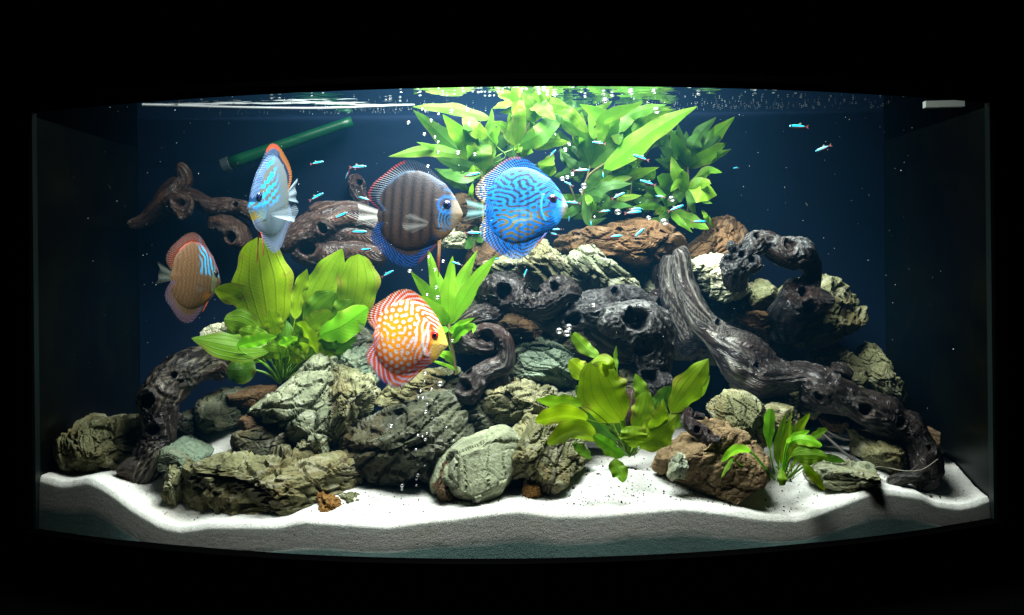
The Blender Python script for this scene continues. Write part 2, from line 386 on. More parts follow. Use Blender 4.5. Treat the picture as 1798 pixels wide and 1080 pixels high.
def rock(label, key, pts, y, T, pal, sub=6, strata=20, chip=1.0, size=1.0, box=0.72, smooth=0.0, thin=2.4, lean=0.0, seed=None, group=None, flat=0.0, nplane=22, facet=.93):
    seed = seed if seed is not None else (abs(hash_s(label)) % 9973)
    P = np.array([W(key, a, b, y) for a, b in pts]); c = P.mean(0)
    q = P[:, [0, 2]]-c[[0, 2]]
    th = np.linspace(-math.pi, math.pi, 361)
    R = ray_poly(q, th); R = np.where(R <= 1e-5, np.median(R), R); R[-1] = R[0]
    Rs = np.convolve(np.concatenate([R[-9:-1], R, R[1:9]]), np.ones(5)/5, 'same')[8:-8]
    n, F = get_ico(sub)
    tt = np.arctan2(n[:, 2], n[:, 0]); rho = np.hypot(n[:, 0], n[:, 2])
    r = np.interp(tt, th, Rs)*rho**0.82
    V = np.stack([np.cos(tt)*r, np.sign(n[:, 1])*np.abs(n[:, 1])**box*T*1.2, np.sin(tt)*r], 1)
    V[:, 1] += lean*V[:, 2]
    if flat: V[:, 1] -= flat*np.clip(V[:, 2], -1, 0)   # lower half comes forward: the upper face tilts up to the lamps
    lo0, hi0 = V.min(0), V.max(0)
    rr = np.random.default_rng(seed); sr = math.radians(strata)
    bed = np.array([-math.sin(sr), -.25, math.cos(sr)]); bed /= np.linalg.norm(bed)
    for k in range(nplane):                                # planes of breakage: bedding, two joint sets, and random ones
        if k % 4 == 0: pn = bed*rr.choice([-1, 1])+rr.normal(size=3)*.16
        elif k % 4 == 1: pn = np.array([math.cos(sr), -.6, math.sin(sr)])*rr.choice([-1, 1])+rr.normal(size=3)*.25
        else: pn = rr.normal(size=3)*np.array([1, 1.1, 1])
        if rr.random() < .75: pn[1] = -abs(pn[1])
        pn /= np.linalg.norm(pn); pv = V@pn; h = pv.max()*rr.uniform(.70, .93)+(.06*pv.max() if abs(pn[1]) < .45 else 0)
        V = V-pn[None]*(np.maximum(pv-h, 0)*facet)[:, None]
    lo1, hi1 = V.min(0), V.max(0); V = lo0+(V-lo1)*(hi0-lo0)/(hi1-lo1)*1.0
    V[:, [0, 2]] = ((lo0+hi0)/2)[[0, 2]]+(V[:, [0, 2]]-((lo0+hi0)/2)[[0, 2]])*1.085
    N = vnormals(V, F)
    size_m = float(np.sqrt(Rs.mean()*2*0.06))/0.09*size*0.09
    ca, sa = math.cos(math.radians(strata)), math.sin(math.radians(strata))
    Q = np.stack([ca*V[:, 0]+sa*V[:, 2], V[:, 1]*0.9, (-sa*V[:, 0]+ca*V[:, 2])*thin], 1) + seed*1.37
    Q = Q + 0.010*np.stack([fbm(V*30+9, 2, seed), fbm(V*30+31, 2, seed+5), fbm(V*30+57, 2, seed+9)], 1)
    d = 0.05*size_m*fbm(V/size_m*1.5+seed, 3, seed+3)
    tone = 0
    for s, a, wt in ((0.80, .060, .5), (0.36, .055, .3), (0.16, .014, .2)):
        s = s*size_m; a = a*size_m*chip
        F1, F2, vec, cid = voronoi(Q/s, seed)
        g = np.stack([hid(cid, seed+3), hid(cid, seed+4), hid(cid, seed+6)], 1)-.5
        d = d + a*((hid(cid, seed+7)-.5)*1.1 + 1.5*(g*vec).sum(1)) - a*(1.25 if s > .5*size_m else .5)*np.exp(-((F2-F1)/.05)**2)
        tone = tone + wt*hid(cid, seed+11)
    wv = Q[:, 2]/thin+.012*fbm(V*22, 2, seed+41); lay = np.abs((wv/(.115*size_m)) % 1-.5)
    d = d - .022*size_m*chip*np.exp(-((lay-.5)/.10)**2)*sstep(-.05, .3, fbm(V*np.array([14, 14, 14]), 2, seed+43))
    d = d + .005*size_m*fbm(V/size_m*14, 3, seed+8)
    V2 = V + N*d[:, None]*(1-smooth)+N*(smooth*0.06*size_m*fbm(V/size_m*2.2, 3, seed))[:, None]
    o = link('rock', mesh_np('rock', V2, F, smooth=False, attrs=dict(tone=tone)), RM[pal], None, c)
    return tag(o, label, 'rock', group)
def hash_s(s):
    h = 7
    for ch in s: h = (h*131+ord(ch)) % 1000003
    return h

G_BACK, G_FRONT, G_MID = 'stones stacked along the back', 'stones lying on the front sand', 'stones in the middle of the tank'
# ---- front row
rock('grey brown boulder standing alone beside the left driftwood foot', 'G', [(45,905),(70,840),(65,740),(120,670),(150,600),(195,580),(240,600),(300,595),(430,595),(500,625),(530,700),(480,790),(400,860),(330,925),(200,935),(100,930)], .075, .055, 'olive', strata=-60, size=1.1, group=G_FRONT)
rock('long layered olive rock lying lowest at front left, dusted with sand', 'A', [(135,1000),(150,900),(165,780),(220,690),(330,655),(430,660),(490,640),(560,625),(700,640),(780,625),(860,640),(960,680),(1060,710),(1130,760),(1180,810),(1230,870),(1190,930),(1090,930),(960,900),(880,910),(780,960),(700,995),(620,1005),(540,970),(420,985),(330,970),(240,1035),(170,1035)], .005, .062, 'sandy', strata=-12, size=.8, chip=1.15, group=G_FRONT)
rock('narrow upright olive stone at left end of long layered rock', 'A', [(30,790),(40,690),(90,660),(160,680),(165,760),(150,870),(120,940),(70,940),(45,860)], .0, .022, 'olive', sub=5, strata=80, group=G_FRONT)
rock('flat teal slab powdered with white sand behind long layered rock', 'A', [(50,700),(55,600),(110,560),(200,590),(290,640),(260,700),(150,720)], .055, .05, 'teal', sub=5, strata=0, chip=.5, flat=.6, group=G_FRONT)
rock('small orange brown stone half buried in front sand', 'A', [(910,965),(905,890),(960,880),(1010,905),(1062,945),(1045,990),(980,978)], -.055, .016, 'ochre', sub=5, strata=-30, group=G_FRONT)
rock('low pointed chip of olive stone right of small orange brown stone', 'B', [(130,970),(190,945),(280,960),(365,1030),(300,1045),(200,1015)], -.035, .014, 'olive', sub=4, strata=-25, group=G_FRONT)
rock('blunt rounded olive boulder with split lip at centre front', 'B', [(860,850),(900,770),(945,700),(990,630),(1080,570),(1200,510),(1340,500),(1440,560),(1500,650),(1500,760),(1430,850),(1330,905),(1200,965),(1100,1005),(1010,1020),(940,980),(890,940)], -.025, .058, 'grey', strata=70, size=1.9, chip=.42, thin=1.3, nplane=12, group=G_FRONT)
rock('brown flake leaning on left end of blunt rounded boulder', 'B', [(836,850),(870,780),(930,715),(952,740),(950,820),(975,920),(1040,1015),(900,1018),(880,940)], -.05, .022, 'dkbrown', sub=5, strata=65, group=G_FRONT)
rock('ribbed olive rock under left leaves of front sword plant, veined with sand', 'H', [(850,210),(940,155),(1030,125),(1130,135),(1200,170),(1280,260),(1312,320),(1270,385),(1160,450),(1050,520),(960,520),(945,465),(985,380),(930,410),(880,330),(870,250)], -.015, .05, 'sandy', strata=55, size=.9, group=G_FRONT)
rock('small yellowish knob of stone at foot of ribbed olive rock', 'H', [(948,470),(985,440),(1040,460),(1042,505),(1000,518),(958,508)], -.06, .014, 'ochre', sub=4, strata=10, chip=.5, group=G_FRONT)
rock('crumbly rust brown rock with tan top beneath small knobbly wood', 'F', [(120, 688), (138, 569), (192, 508), (309, 472), (363, 428), (444, 428), (543, 296), (633, 318), (723, 340), (849, 389), (867, 455), (921, 516), (957, 578), (961, 780), (916, 899), (849, 930), (777, 956), (633, 930), (525, 895), (417, 842), (291, 789), (201, 772)], -.015, .048, 'tan', strata=35, size=1.15, chip=.62, thin=1.4, nplane=12, group=G_FRONT)
rock('white chalky patch of stone on face of rust brown rock', 'F', [(200,770),(240,640),(300,570),(370,590),(370,680),(340,780),(260,800)], -.064, .012, 'pale', sub=4, strata=60, chip=.6, group=G_FRONT)
rock('flat mossy grey stone behind roots of small right plant', 'E', [(660,905),(760,850),(850,848),(960,860),(1100,868),(1135,905),(1060,955),(960,970),(850,975),(740,975)], -.015, .035, 'grey', sub=5, strata=5, chip=.8, group=G_FRONT)
# ---- middle
rock('dark brownish round stone above middle of long layered rock', 'A', [(430,570),(460,520),(540,490),(640,458),(720,455),(800,490),(850,550),(800,610),(740,645),(600,645),(470,650)], .045, .04, 'slate', strata=10, size=1.2, chip=.7, group=G_MID)
rock('small brown cobble above dark brownish round stone', 'A', [(455,460),(490,425),(560,412),(615,440),(565,490),(490,515),(460,490)], .065, .024, 'dkbrown', sub=5, strata=10, chip=.6, group=G_MID)
rock('black flaky stone under white crest of tall pointed rock', 'A', [(610,470),(640,420),(720,395),(800,395),(900,425),(915,480),(870,520),(800,490),(720,460)], .06, .03, 'slate', sub=5, strata=-25, size=.7, group=G_MID)
rock('cracked yellowish stone wedged below tall pointed rock', 'A', [(780,600),(830,530),(880,480),(940,490),(985,560),(985,640),(950,680),(860,650)], .04, .035, 'olive', sub=5, strata=60, group=G_MID)
rock('tall pointed grey rock at foot of broad leaved left plant', 'A', [(540,390),(560,335),(640,285),(700,245),(800,165),(850,105),(920,78),(970,108),(1000,165),(1040,260),(1060,400),(1050,540),(1000,650),(960,680),(900,600),(840,520),(700,440),(590,430)], .09, .07, 'grey', strata=35, size=1.25, chip=.9, group=G_MID)
rock('weathered yellow olive rock against right side of tall pointed rock', 'A', [(990,170),(1060,152),(1130,198),(1200,238),(1243,310),(1215,390),(1150,460),(1080,550),(1020,640),(1010,500),(1020,300)], .085, .06, 'olive', strata=70, size=.9, group=G_MID)
rock('dark slate slab on sand behind left driftwood', 'A', [(232,425),(250,330),(310,292),(420,290),(540,305),(552,390),(520,445),(460,505),(370,535),(300,500)], .13, .05, 'slate', sub=5, strata=0, size=1.3, chip=.6, group=G_MID)
rock('low dark stone wedged between left driftwood and slate slab', 'A', [(100,480),(140,400),(215,400),(270,470),(220,520),(110,540)], .12, .03, 'slate', sub=5, strata=0, chip=.6, group=G_MID)
rock('thin brown flat stone beneath stems of left plant', 'A', [(405,290),(520,272),(640,270),(650,330),(540,350),(420,315)], .16, .05, 'brown', sub=5, strata=0, chip=.5, group=G_MID)
rock('large cracked layered rock below the orange fish', 'B', [(120,690),(190,600),(240,470),(330,405),(440,365),(600,285),(700,230),(830,220),(980,230),(1050,305),(1095,400),(1108,520),(1060,600),(990,660),(920,740),(860,810),(860,930),(600,935),(400,930),(300,840),(230,770),(140,730)], .055, .075, 'slate', strata=32, size=1.05, chip=1.1, thin=2.2, group=G_MID)
rock('smooth brown rock shelf directly under the orange fish', 'B', [(420,315),(480,215),(600,105),(740,55),(880,30),(985,55),(1025,130),(1010,250),(850,300),(700,320),(560,350),(450,345)], .125, .06, 'olive', strata=-15, size=1.2, chip=.7, group=G_MID)
rock('teal stone behind tail of the orange fish', 'I', [(-40,720),(10,640),(80,620),(150,660),(190,800),(120,850),(0,830)], .15, .04, 'teal', sub=5, strata=60, chip=.7, group=G_MID)
rock('white topped stone between gnarled knot wood and front sword plant', 'I', [(735,965),(760,885),(840,850),(910,812),(1000,818),(1100,838),(1150,880),(1140,940),(1020,990),(900,1020),(750,1030)], .065, .045, 'whitetop', strata=15, size=1.1, group=G_MID)
rock('wide flat teal slate table under central driftwood', 'I', [(860,630),(960,605),(1060,605),(1160,640),(1225,700),(1235,800),(1210,870),(1100,840),(960,805),(870,765),(850,700)], .13, .05, 'teal', strata=-5, size=1.5, chip=.55, thin=3, flat=.9, group=G_MID)
rock('dark stone below edge of flat teal slate table', 'I', [(880,780),(1000,820),(1100,850),(1230,880),(1250,960),(1100,960),(900,880)], .13, .05, 'slate', sub=5, strata=-5, group=G_MID)
rock('small grey stone behind stalk of front sword plant', 'I', [(1470,770),(1530,745),(1600,790),(1600,880),(1500,880)], .09, .03, 'grey', sub=5, strata=10, group=G_MID)
rock('wrinkled olive boulder behind the rust brown rock', 'E', [(48,535),(70,470),(130,420),(210,402),(300,418),(370,470),(400,540),(415,640),(400,760),(350,830),(280,700),(150,600)], .04, .05, 'olive', strata=-50, size=.95, chip=.8, group=G_MID)
rock('smooth yellowish stone behind tallest leaf of small right plant', 'E', [(368,490),(400,458),(480,448),(560,468),(640,520),(640,620),(480,630),(400,550)], .085, .04, 'olive', sub=5, strata=0, chip=.5, size=1.3, group=G_MID)
rock('dark olive stone on sand beneath bend of long driftwood', 'E', [(985,650),(1080,655),(1180,675),(1260,740),(1300,850),(1285,905),(1180,880),(1080,840),(1000,795),(1005,710)], .06, .04, 'sandy', sub=5, strata=-20, chip=.7, group=G_MID)
rock('banded reddish grey stone under middle of long driftwood', 'E', [(765,560),(820,528),(900,565),(925,620),(875,645),(800,620)], .10, .025, 'dkbrown', sub=5, strata=-60, chip=.5, group=G_MID)
rock('tan stone peeping out behind right foot of long driftwood', 'E', [(1380,640),(1440,612),(1502,648),(1505,710),(1420,730)], .10, .02, 'brown', sub=5, strata=0, chip=.4, group=G_MID)
rock('pale round stone half hidden behind left plant leaves', 'G', [(850,85),(930,30),(1000,18),(1090,50),(1110,140),(1000,170),(880,150)], .17, .03, 'pale', sub=5, strata=0, chip=.5, group=G_MID)
# ---- back heap
rock('grey weathered rock right below the blue fish', 'I', [(770,270),(800,180),(900,150),(1000,95),(1080,58),(1130,100),(1180,150),(1240,210),(1295,265),(1300,380),(1200,400),(1050,380),(880,330)], .17, .055, 'grey', strata=-40, size=1.2, group=G_BACK)
rock('light grey pointed rock leaning above central driftwood', 'I', [(1208,112),(1262,84),(1330,95),(1392,130),(1462,170),(1522,230),(1562,300),(1580,380),(1480,380),(1400,360),(1330,325),(1280,255),(1240,185),(1222,145)], .145, .04, 'grey', strata=-35, size=1.3, chip=.8, group=G_BACK)
rock('broad brown boulder on top of heap below the blue neon shoal', 'C', [(600,175),(640,118),(740,83),(860,68),(960,38),(1060,26),(1140,48),(1222,98),(1282,158),(1260,230),(1150,270),(1020,290),(930,260),(850,230),(720,215),(630,215)], .20, .065, 'brown', strata=-10, size=1.5, chip=.7, group=G_BACK)
rock('brown boulder under rear plant with pale split of wood', 'D', [(190,300),(220,235),(330,195),(450,115),(480,15),(560,-5),(620,38),(662,100),(668,170),(600,260),(540,330),(400,340),(280,340)], .215, .06, 'brown', strata=40, size=1.4, chip=.7, group=G_BACK)
rock('pale mottled green white stone left of knobbly driftwood head', 'D', [(325,390),(350,300),(400,273),(480,272),(550,300),(600,380),(660,470),(720,475),(690,520),(600,550),(520,560),(420,510),(370,455)], .145, .045, 'pale', strata=30, size=1.0, group=G_BACK)
rock('large round yellow olive boulder behind knobbly driftwood head', 'D', [(1150,420),(1200,398),(1262,410),(1322,450),(1402,518),(1460,578),(1466,680),(1405,805),(1250,870),(1050,860),(940,800),(900,700),(920,560),(1010,480)], .17, .065, 'olive', strata=35, size=1.1, group=G_BACK)
rock('tan blocky stone seen through gap under knobbly driftwood', 'D', [(660,600),(690,530),(740,470),(800,435),(870,435),(900,520),(895,640),(760,670)], .165, .045, 'olive', sub=5, strata=0, chip=.6, group=G_BACK)
rock('reddish brown low stone in gap beneath knobbly driftwood', 'D', [(620,670),(740,645),(830,655),(890,625),(905,720),(860,830),(760,800),(650,740)], .14, .035, 'brown', sub=5, strata=-30, chip=.6, group=G_BACK)
rock('round tan stone at rear of right slope', 'E', [(690,140),(740,110),(800,93),(870,100),(945,150),(985,230),(1000,340),(900,380),(760,300)], .14, .04, 'olive', sub=5, strata=-10, chip=.6, size=1.3, group=G_BACK)
rock('long slanting olive rock on right slope behind long driftwood', 'E', [(955,150),(990,110),(1030,93),(1100,130),(1160,210),(1205,310),(1272,400),(1275,480),(1180,470),(1060,400),(970,320),(970,220)], .135, .045, 'olive', strata=-55, size=1.0, group=G_BACK)
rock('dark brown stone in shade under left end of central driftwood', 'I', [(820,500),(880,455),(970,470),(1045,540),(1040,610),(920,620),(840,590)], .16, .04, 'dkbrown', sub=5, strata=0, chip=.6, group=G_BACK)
rock('small pale stone right of the striped brown fish mouth', 'J', [(500,960),(550,900),(620,870),(660,930),(650,1010),(540,1010)], .21, .03, 'pale', sub=5, strata=10, chip=.6, group=G_BACK)
rock('brown round stone behind tail of the blue fish', 'J', [(560,790),(620,720),(680,730),(740,800),(720,900),(640,940),(580,880)], .22, .035, 'brown', sub=5, strata=0, chip=.5, group=G_BACK)
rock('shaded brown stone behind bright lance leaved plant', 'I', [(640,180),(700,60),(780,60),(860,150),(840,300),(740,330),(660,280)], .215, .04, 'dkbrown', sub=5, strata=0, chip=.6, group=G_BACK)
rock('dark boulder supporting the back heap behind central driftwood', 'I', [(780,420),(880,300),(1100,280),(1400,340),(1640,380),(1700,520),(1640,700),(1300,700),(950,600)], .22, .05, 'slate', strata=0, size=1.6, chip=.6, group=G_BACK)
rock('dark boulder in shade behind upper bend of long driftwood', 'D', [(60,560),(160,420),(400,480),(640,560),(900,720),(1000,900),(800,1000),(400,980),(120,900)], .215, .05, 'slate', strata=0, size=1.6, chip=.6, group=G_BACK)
rock('olive stone in gap right of light grey pointed rock', 'I', [(1560,320),(1600,240),(1650,240),(1680,360),(1660,450),(1590,430)], .19, .03, 'grey', sub=5, strata=-60, chip=.6, group=G_BACK)
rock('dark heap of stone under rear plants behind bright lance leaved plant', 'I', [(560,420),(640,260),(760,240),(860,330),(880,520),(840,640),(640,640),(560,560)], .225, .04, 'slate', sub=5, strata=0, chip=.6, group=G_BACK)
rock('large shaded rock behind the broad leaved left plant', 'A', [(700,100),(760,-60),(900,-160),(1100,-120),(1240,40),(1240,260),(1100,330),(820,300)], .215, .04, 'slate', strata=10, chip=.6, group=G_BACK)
rock('grey green stone filling the gap under the weathered yellow olive rock', 'A', [(1000,560),(1060,480),(1160,420),(1230,420),(1260,520),(1180,640),(1060,700),(1000,660)], .10, .05, 'grey', sub=5, strata=30, chip=.8, group=G_MID)
rock('dark stone on the sand between cracked layered rock and white topped stone', 'I', [(640,900),(720,840),(800,860),(860,960),(820,1060),(700,1070),(640,1000)], .10, .045, 'slate', sub=5, strata=30, chip=.8, group=G_MID)
rock('dark grey slab under stalks of front sword plant', 'I', [(1060,930),(1160,880),(1300,890),(1420,960),(1400,1040),(1200,1050),(1080,1010)], .07, .05, 'slate', sub=5, strata=5, chip=.8, group=G_MID)
rock('dim olive slab on sand below upper bend of long driftwood', 'E', [(200,330),(300,290),(440,320),(520,400),(500,470),(380,440),(240,420)], .15, .05, 'olive', sub=5, strata=-10, chip=.7, group=G_MID)
rock('dim olive stone under belly of long driftwood', 'E', [(560,400),(640,340),(740,400),(760,500),(680,540),(580,500)], .13, .04, 'olive', sub=5, strata=-20, chip=.7, group=G_MID)
# ================================================================== driftwood
def catmull(P, n):
    P = np.asarray(P, float); Q = np.vstack([2*P[0]-P[1], P, 2*P[-1]-P[-2]]); m = len(P)-1
    t = np.linspace(0, m, n); i = np.minimum(t.astype(int), m-1); f = (t-i)[:, None]
    p0, p1, p2, p3 = Q[i], Q[i+1], Q[i+2], Q[i+3]
    return .5*((2*p1)+(-p0+p2)*f+(2*p0-5*p1+4*p2-p3)*f*f+(-p0+3*p1-3*p2+p3)*f**3)
def frames(C):
    T = np.gradient(C, axis=0); T /= np.linalg.norm(T, axis=1, keepdims=True)+1e-12
    up = np.array([0, -1, 0.]) if abs(T[0][1]) < .9 else np.array([1., 0, 0])
    A = np.zeros_like(T); a = up-T[0]*up.dot(T[0]); a /= np.linalg.norm(a)
    for k in range(len(T)):
        a = a-T[k]*a.dot(T[k]); a /= np.linalg.norm(a)+1e-12; A[k] = a
    return T, A, np.cross(T, A)
t = NT('driftwood')
cc = t.attr('Col', 'Color'); v = t.obj_vec(3.0)
n1 = t.noise(v, 300, 4, .65); n2 = t.noise(v, 60, 4, .6, .5)
cc = t.mix(t.math('MULTIPLY', t.ramp(n2, [(.45, 0.0), (.75, 1.0)]), .3), cc, (.035, .027, .024))
gw = t.math('SINE', t.math('ADD', t.math('MULTIPLY', t.attr('grain'), 150), t.math('MULTIPLY', n2, 5)))
cc = t.mix(t.math('MULTIPLY', t.ramp(gw, [(.35, 1.0), (.75, 0.0)]), .45), cc, (.006, .005, .005))
wood_m = t.done(t.pbr(cc, t.ramp(n2, [(.3, .24), (.7, .46)]), .34, t.bump(t.math('ADD', n1, t.math('MULTIPLY', gw, .35)), .0012, .7)))
def wood(label, branches, holes, seed, dark=(.014, .012, .013), mid=(.050, .036, .031), pale=(.33, .31, .26), palef=.5, groove=1.0, gnarl=1.0, tint=None, step=.0016, group='pieces of driftwood'):
    """branches: (zoom key, [(x, y, radius, depth), ...]); holes: (key, x, y, r, depth_y)"""
    HC = [(W(k, x, y, yy), r*MPX(k, yy)) for (k, x, y, r, yy) in holes]
    AV, AF, AC, AG, off = [], [], [], [], 0
    for bi, (key, pts) in enumerate(branches):
        C = np.array([W(key, x, y, yy) for (x, y, r, yy) in pts]); R = np.array([r*MPX(key, yy) for (x, y, r, yy) in pts])
        L = np.linalg.norm(np.diff(C, axis=0), axis=1).sum()
        nu = int(np.clip(L/step, 24, 420)); nv = int(np.clip(2*math.pi*R.mean()/step, 28, 170))
        CR4 = catmull(np.column_stack([C, R]), nu); Cs, Rs = CR4[:, :3], np.maximum(CR4[:, 3], .002)
        T, A, B = frames(Cs)
        s = np.concatenate([[0], np.cumsum(np.linalg.norm(np.diff(Cs, axis=0), axis=1))])
        e = np.minimum(s, s[-1]-s); cap = np.sqrt(np.clip(1-(1-np.clip(e/(Rs*.55), 0, 1))**2, 0.0, 1)); cap[0] = cap[-1] = .02
        ph = np.linspace(0, 2*math.pi, nv, endpoint=False)
        cosp, sinp = np.cos(ph), np.sin(ph)
        Nn = A[:, None, :]*cosp[None, :, None]+B[:, None, :]*sinp[None, :, None]
        base = Cs[:, None, :]+Nn*(Rs*cap)[:, None, None]
        Vb = base.reshape(-1, 3); Nf = Nn.reshape(-1, 3); Rr = np.repeat(Rs*cap, nv); Sx = np.repeat(s, nv)
        # lumpy cross section
        d = Rr*gnarl*(.27*fbm(Vb*22+seed, 2, seed)+.07*fbm(Vb*70+seed, 2, seed+4))
        # grain: contour lines of a stretched smooth field that runs along the branch and closes round the knots
        tw = np.repeat(s*6.0, nv)
        cx = np.tile(cosp, nu)*np.cos(tw)-np.tile(sinp, nu)*np.sin(tw); cy = np.tile(sinp, nu)*np.cos(tw)+np.tile(cosp, nu)*np.sin(tw)
        G = np.stack([cx*1.25+.16*vnoise(Vb*15, seed+2), cy*1.25+.16*vnoise(Vb*15, seed+3), Sx*4.0], 1)
        g = vnoise(G+seed, seed+8)+.45*vnoise(G*np.array([2.1, 2.1, 1.3])+seed, seed+9)
        inner = np.zeros(len(Vb)); push = np.zeros(len(Vb)); rim = np.zeros(len(Vb))
        for hc, hr in HC:
            dd = Vb-hc; dist = np.hypot(dd[:, 0], dd[:, 2])*(1+.30*vnoise(Vb*55, seed+31)+.14*vnoise(Vb*170, seed+33)); front = (Nf[:, 1] < .25) & (np.abs(dd[:, 1]) < .09)
            q = dist/hr
            g = g+1.15*np.exp(-(q/1.75)**2)*front
            f = np.where(front, 1-sstep(.62, 1.0, q), 0); inner = np.maximum(inner, f)
            push = np.maximum(push, f*np.minimum(1.35*hr+.005, .85*np.maximum(Rr, hr*.9))*(1-.25*vnoise(Vb*150, seed+37)))
            rim += front*.26*hr*np.exp(-((q-1.17)/.22)**2)*(.45+1.3*vnoise(Vb*40, seed+35))
        ln = np.sin(g*2*math.pi*2.6); fine = np.sin(g*2*math.pi*9+2.0*vnoise(G*4, seed+12))
        d = d + groove*np.minimum(Rr, .03)*(.050*ln+.020*fine)*(1-.7*inner) + rim
        V = Vb+Nf*(d*np.repeat(np.minimum(1, e/.004+.0), nv))[:, None]
        V[:, 1] += push
        V[:, 2] -= push*.15
        m1 = sstep(-.7, .9, .7*ln+.45*fine)
        patch = sstep(-.20, .30, fbm(Vb*11+5, 2, seed+15)); m2 = sstep(.25, .95, np.sin(g*2*math.pi*3.4+.8))*patch*palef*(1-inner)
        col = np.array(dark)[None]*(1-m1[:, None])+np.array(mid)[None]*m1[:, None]
        if tint is not None:
            mt = sstep(.05, .5, fbm(Vb*16, 3, seed+22))[:, None]; col = col*(1-mt)+np.array(tint)[None]*mt*(0.55+.45*m1[:, None])
        col = col*(1-m2[:, None])+np.array(pale)[None]*m2[:, None]
        AV.append(V); AC.append(col); AG.append(g); AF.append(grid_faces(nu, nv, True, off)); off += len(V)
    V = np.vstack(AV); c = V.mean(0); AC = [a*.56 for a in AC]
    o = link('driftwood', mesh_np('driftwood', V-c, np.vstack(AF), cols=np.vstack(AC), attrs=dict(grain=np.concatenate(AG))), wood_m, None, c)
    return tag(o, label, 'driftwood', group)

wood('gnarled dark driftwood standing at far left beside the grey brown boulder',
    [('G', [(1010,330,60,.15),(900,255,95,.13),(780,285,100,.09),(680,360,118,.06),(610,470,112,.045),(610,590,88,.04),(610,700,80,.04),(575,790,92,.035),(520,890,92,.03),(455,985,62,.025),(430,1020,40,.025)]),
     ('G', [(560,860,70,.03),(440,880,55,.02),(350,905,26,.015)]), ('G', [(690,540,60,.06),(660,660,46,.055),(640,760,52,.05),(600,850,45,.045)])],
    [('G',535,485,50,.02),('G',572,655,40,.02),('G',650,345,26,.02),('G',690,385,20,.02)], 11, palef=.75, groove=1.5, tint=(.13, .06, .025), pale=(.42, .38, .28))
wood('pale brown branching driftwood far back at upper left',
    [('K', [(675,895,16,.22),(700,880,28,.22),(780,845,38,.225),(870,760,58,.23),(935,690,62,.235),(970,640,46,.235),(955,590,36,.23),(930,575,26,.23)]),
     ('K', [(880,740,50,.23),(1000,735,46,.235),(1100,785,46,.235),(1200,785,46,.24),(1290,800,44,.24),(1400,860,50,.24)]),
     ('K', [(890,770,60,.215),(960,790,72,.20),(990,800,60,.195)]),
     ('K', [(1090,870,50,.245),(1180,880,66,.245),(1250,940,78,.245),(1230,1010,80,.245)])],
    [('K',965,790,52,.19),('K',1180,940,34,.2),('K',1200,765,18,.2)], 23, dark=(.055, .028, .020), mid=(.17, .090, .060), pale=(.30, .19, .13), palef=.45, groove=.7, gnarl=.7, step=.002)
wood('thick brown log with knots behind broad leaved left plant',
    [('L', [(1080,620,46,.20),(1160,580,80,.205),(1280,500,112,.21),(1400,440,112,.215),(1540,410,92,.22),(1660,430,84,.22),(1800,500,90,.22),(1900,600,90,.22)]),
     ('L', [(1290,395,40,.205),(1340,360,46,.205),(1400,350,40,.21),(1470,350,34,.21)]),
     ('L', [(1180,600,80,.215),(1270,640,95,.215),(1400,650,90,.22),(1600,640,90,.22),(1800,680,90,.22)]), ('L', [(1200,590,70,.225),(1300,570,90,.225),(1450,540,90,.225),(1640,540,90,.225),(1850,600,90,.225)])],
    [('L',1345,478,32,.17),('L',1235,625,58,.17)], 37, dark=(.050, .027, .022), mid=(.15, .080, .058), pale=(.28, .19, .14), palef=.4, groove=.7, gnarl=.6, step=.002)
wood('faint reddish wood stump standing against the blue back wall',
    [('L', [(1590,130,30,.268),(1590,190,60,.268),(1605,260,58,.268),(1640,330,40,.268),(1650,420,40,.268)])], [('L',1600,180,26,.24)], 41,
    dark=(.050, .026, .022), mid=(.12, .060, .048), pale=(.2, .12, .1), palef=.2, step=.002)
wood('curled dark driftwood with pale right edge below the blue fish',
    [('C', [(140,440,40,.11),(210,420,78,.10),(300,420,92,.09),(410,475,88,.085),(530,490,86,.085),(620,430,98,.085),(690,440,60,.09),(715,480,26,.095)]),
     ('C', [(300,530,48,.09),(200,545,60,.085),(110,575,46,.085),(40,610,30,.09)]), ('C', [(230,340,30,.10),(330,350,42,.095),(400,400,34,.09)])],
    [('C',300,425,56,.06),('C',590,392,28,.06),('C',455,408,40,.06)], 53, palef=.85, groove=1.3, pale=(.45, .41, .33))
wood('dark ring shaped gnarled wood with white patch right of orange fish',
    [('C', [(70,650,34,.085),(110,700,42,.08),(180,725,44,.075),(260,735,50,.075)]),
     ('C', [(120,680,34,.08),(170,640,36,.075),(230,640,40,.07),(290,680,42,.07),(310,740,44,.07),(290,820,62,.07),(220,850,58,.065),(150,900,64,.06),(110,970,62,.06),(100,1040,56,.065)]),
     ('C', [(260,830,50,.075),(250,920,66,.08),(230,1010,66,.085),(200,1090,50,.09)])],
    [('C',208,676,40,.05),('C',95,872,30,.04),('C',80,948,38,.04)], 61, palef=.9, gnarl=1.7, groove=1.3, pale=(.55, .53, .46), tint=(.07, .035, .028))
wood('large arched black driftwood with hollow stump face at centre',
    [('C', [(620,610,50,.10),(670,575,74,.09),(770,530,96,.085),(900,475,80,.085),(1010,450,62,.085),(1080,490,58,.085),(1120,560,60,.08)]),
     ('C', [(870,640,56,.075),(920,580,92,.06),(1010,570,112,.05),(1100,600,128,.045),(1140,700,108,.045),(1145,800,98,.045),(1150,890,84,.04),(1185,965,72,.025),(1200,1000,48,.02)]),
     ('C', [(760,600,60,.10),(850,650,70,.11),(950,720,70,.12),(1050,760,70,.12)])],
    [('C',1055,580,78,.0),('C',1115,735,62,.0),('C',1155,925,40,-.02),('C',1130,905,20,-.02),('C',930,425,24,.05),('C',690,590,50,.04)], 71, palef=.7, groove=1.2, pale=(.40, .42, .40), dark=(.010, .012, .014), mid=(.032, .032, .034))
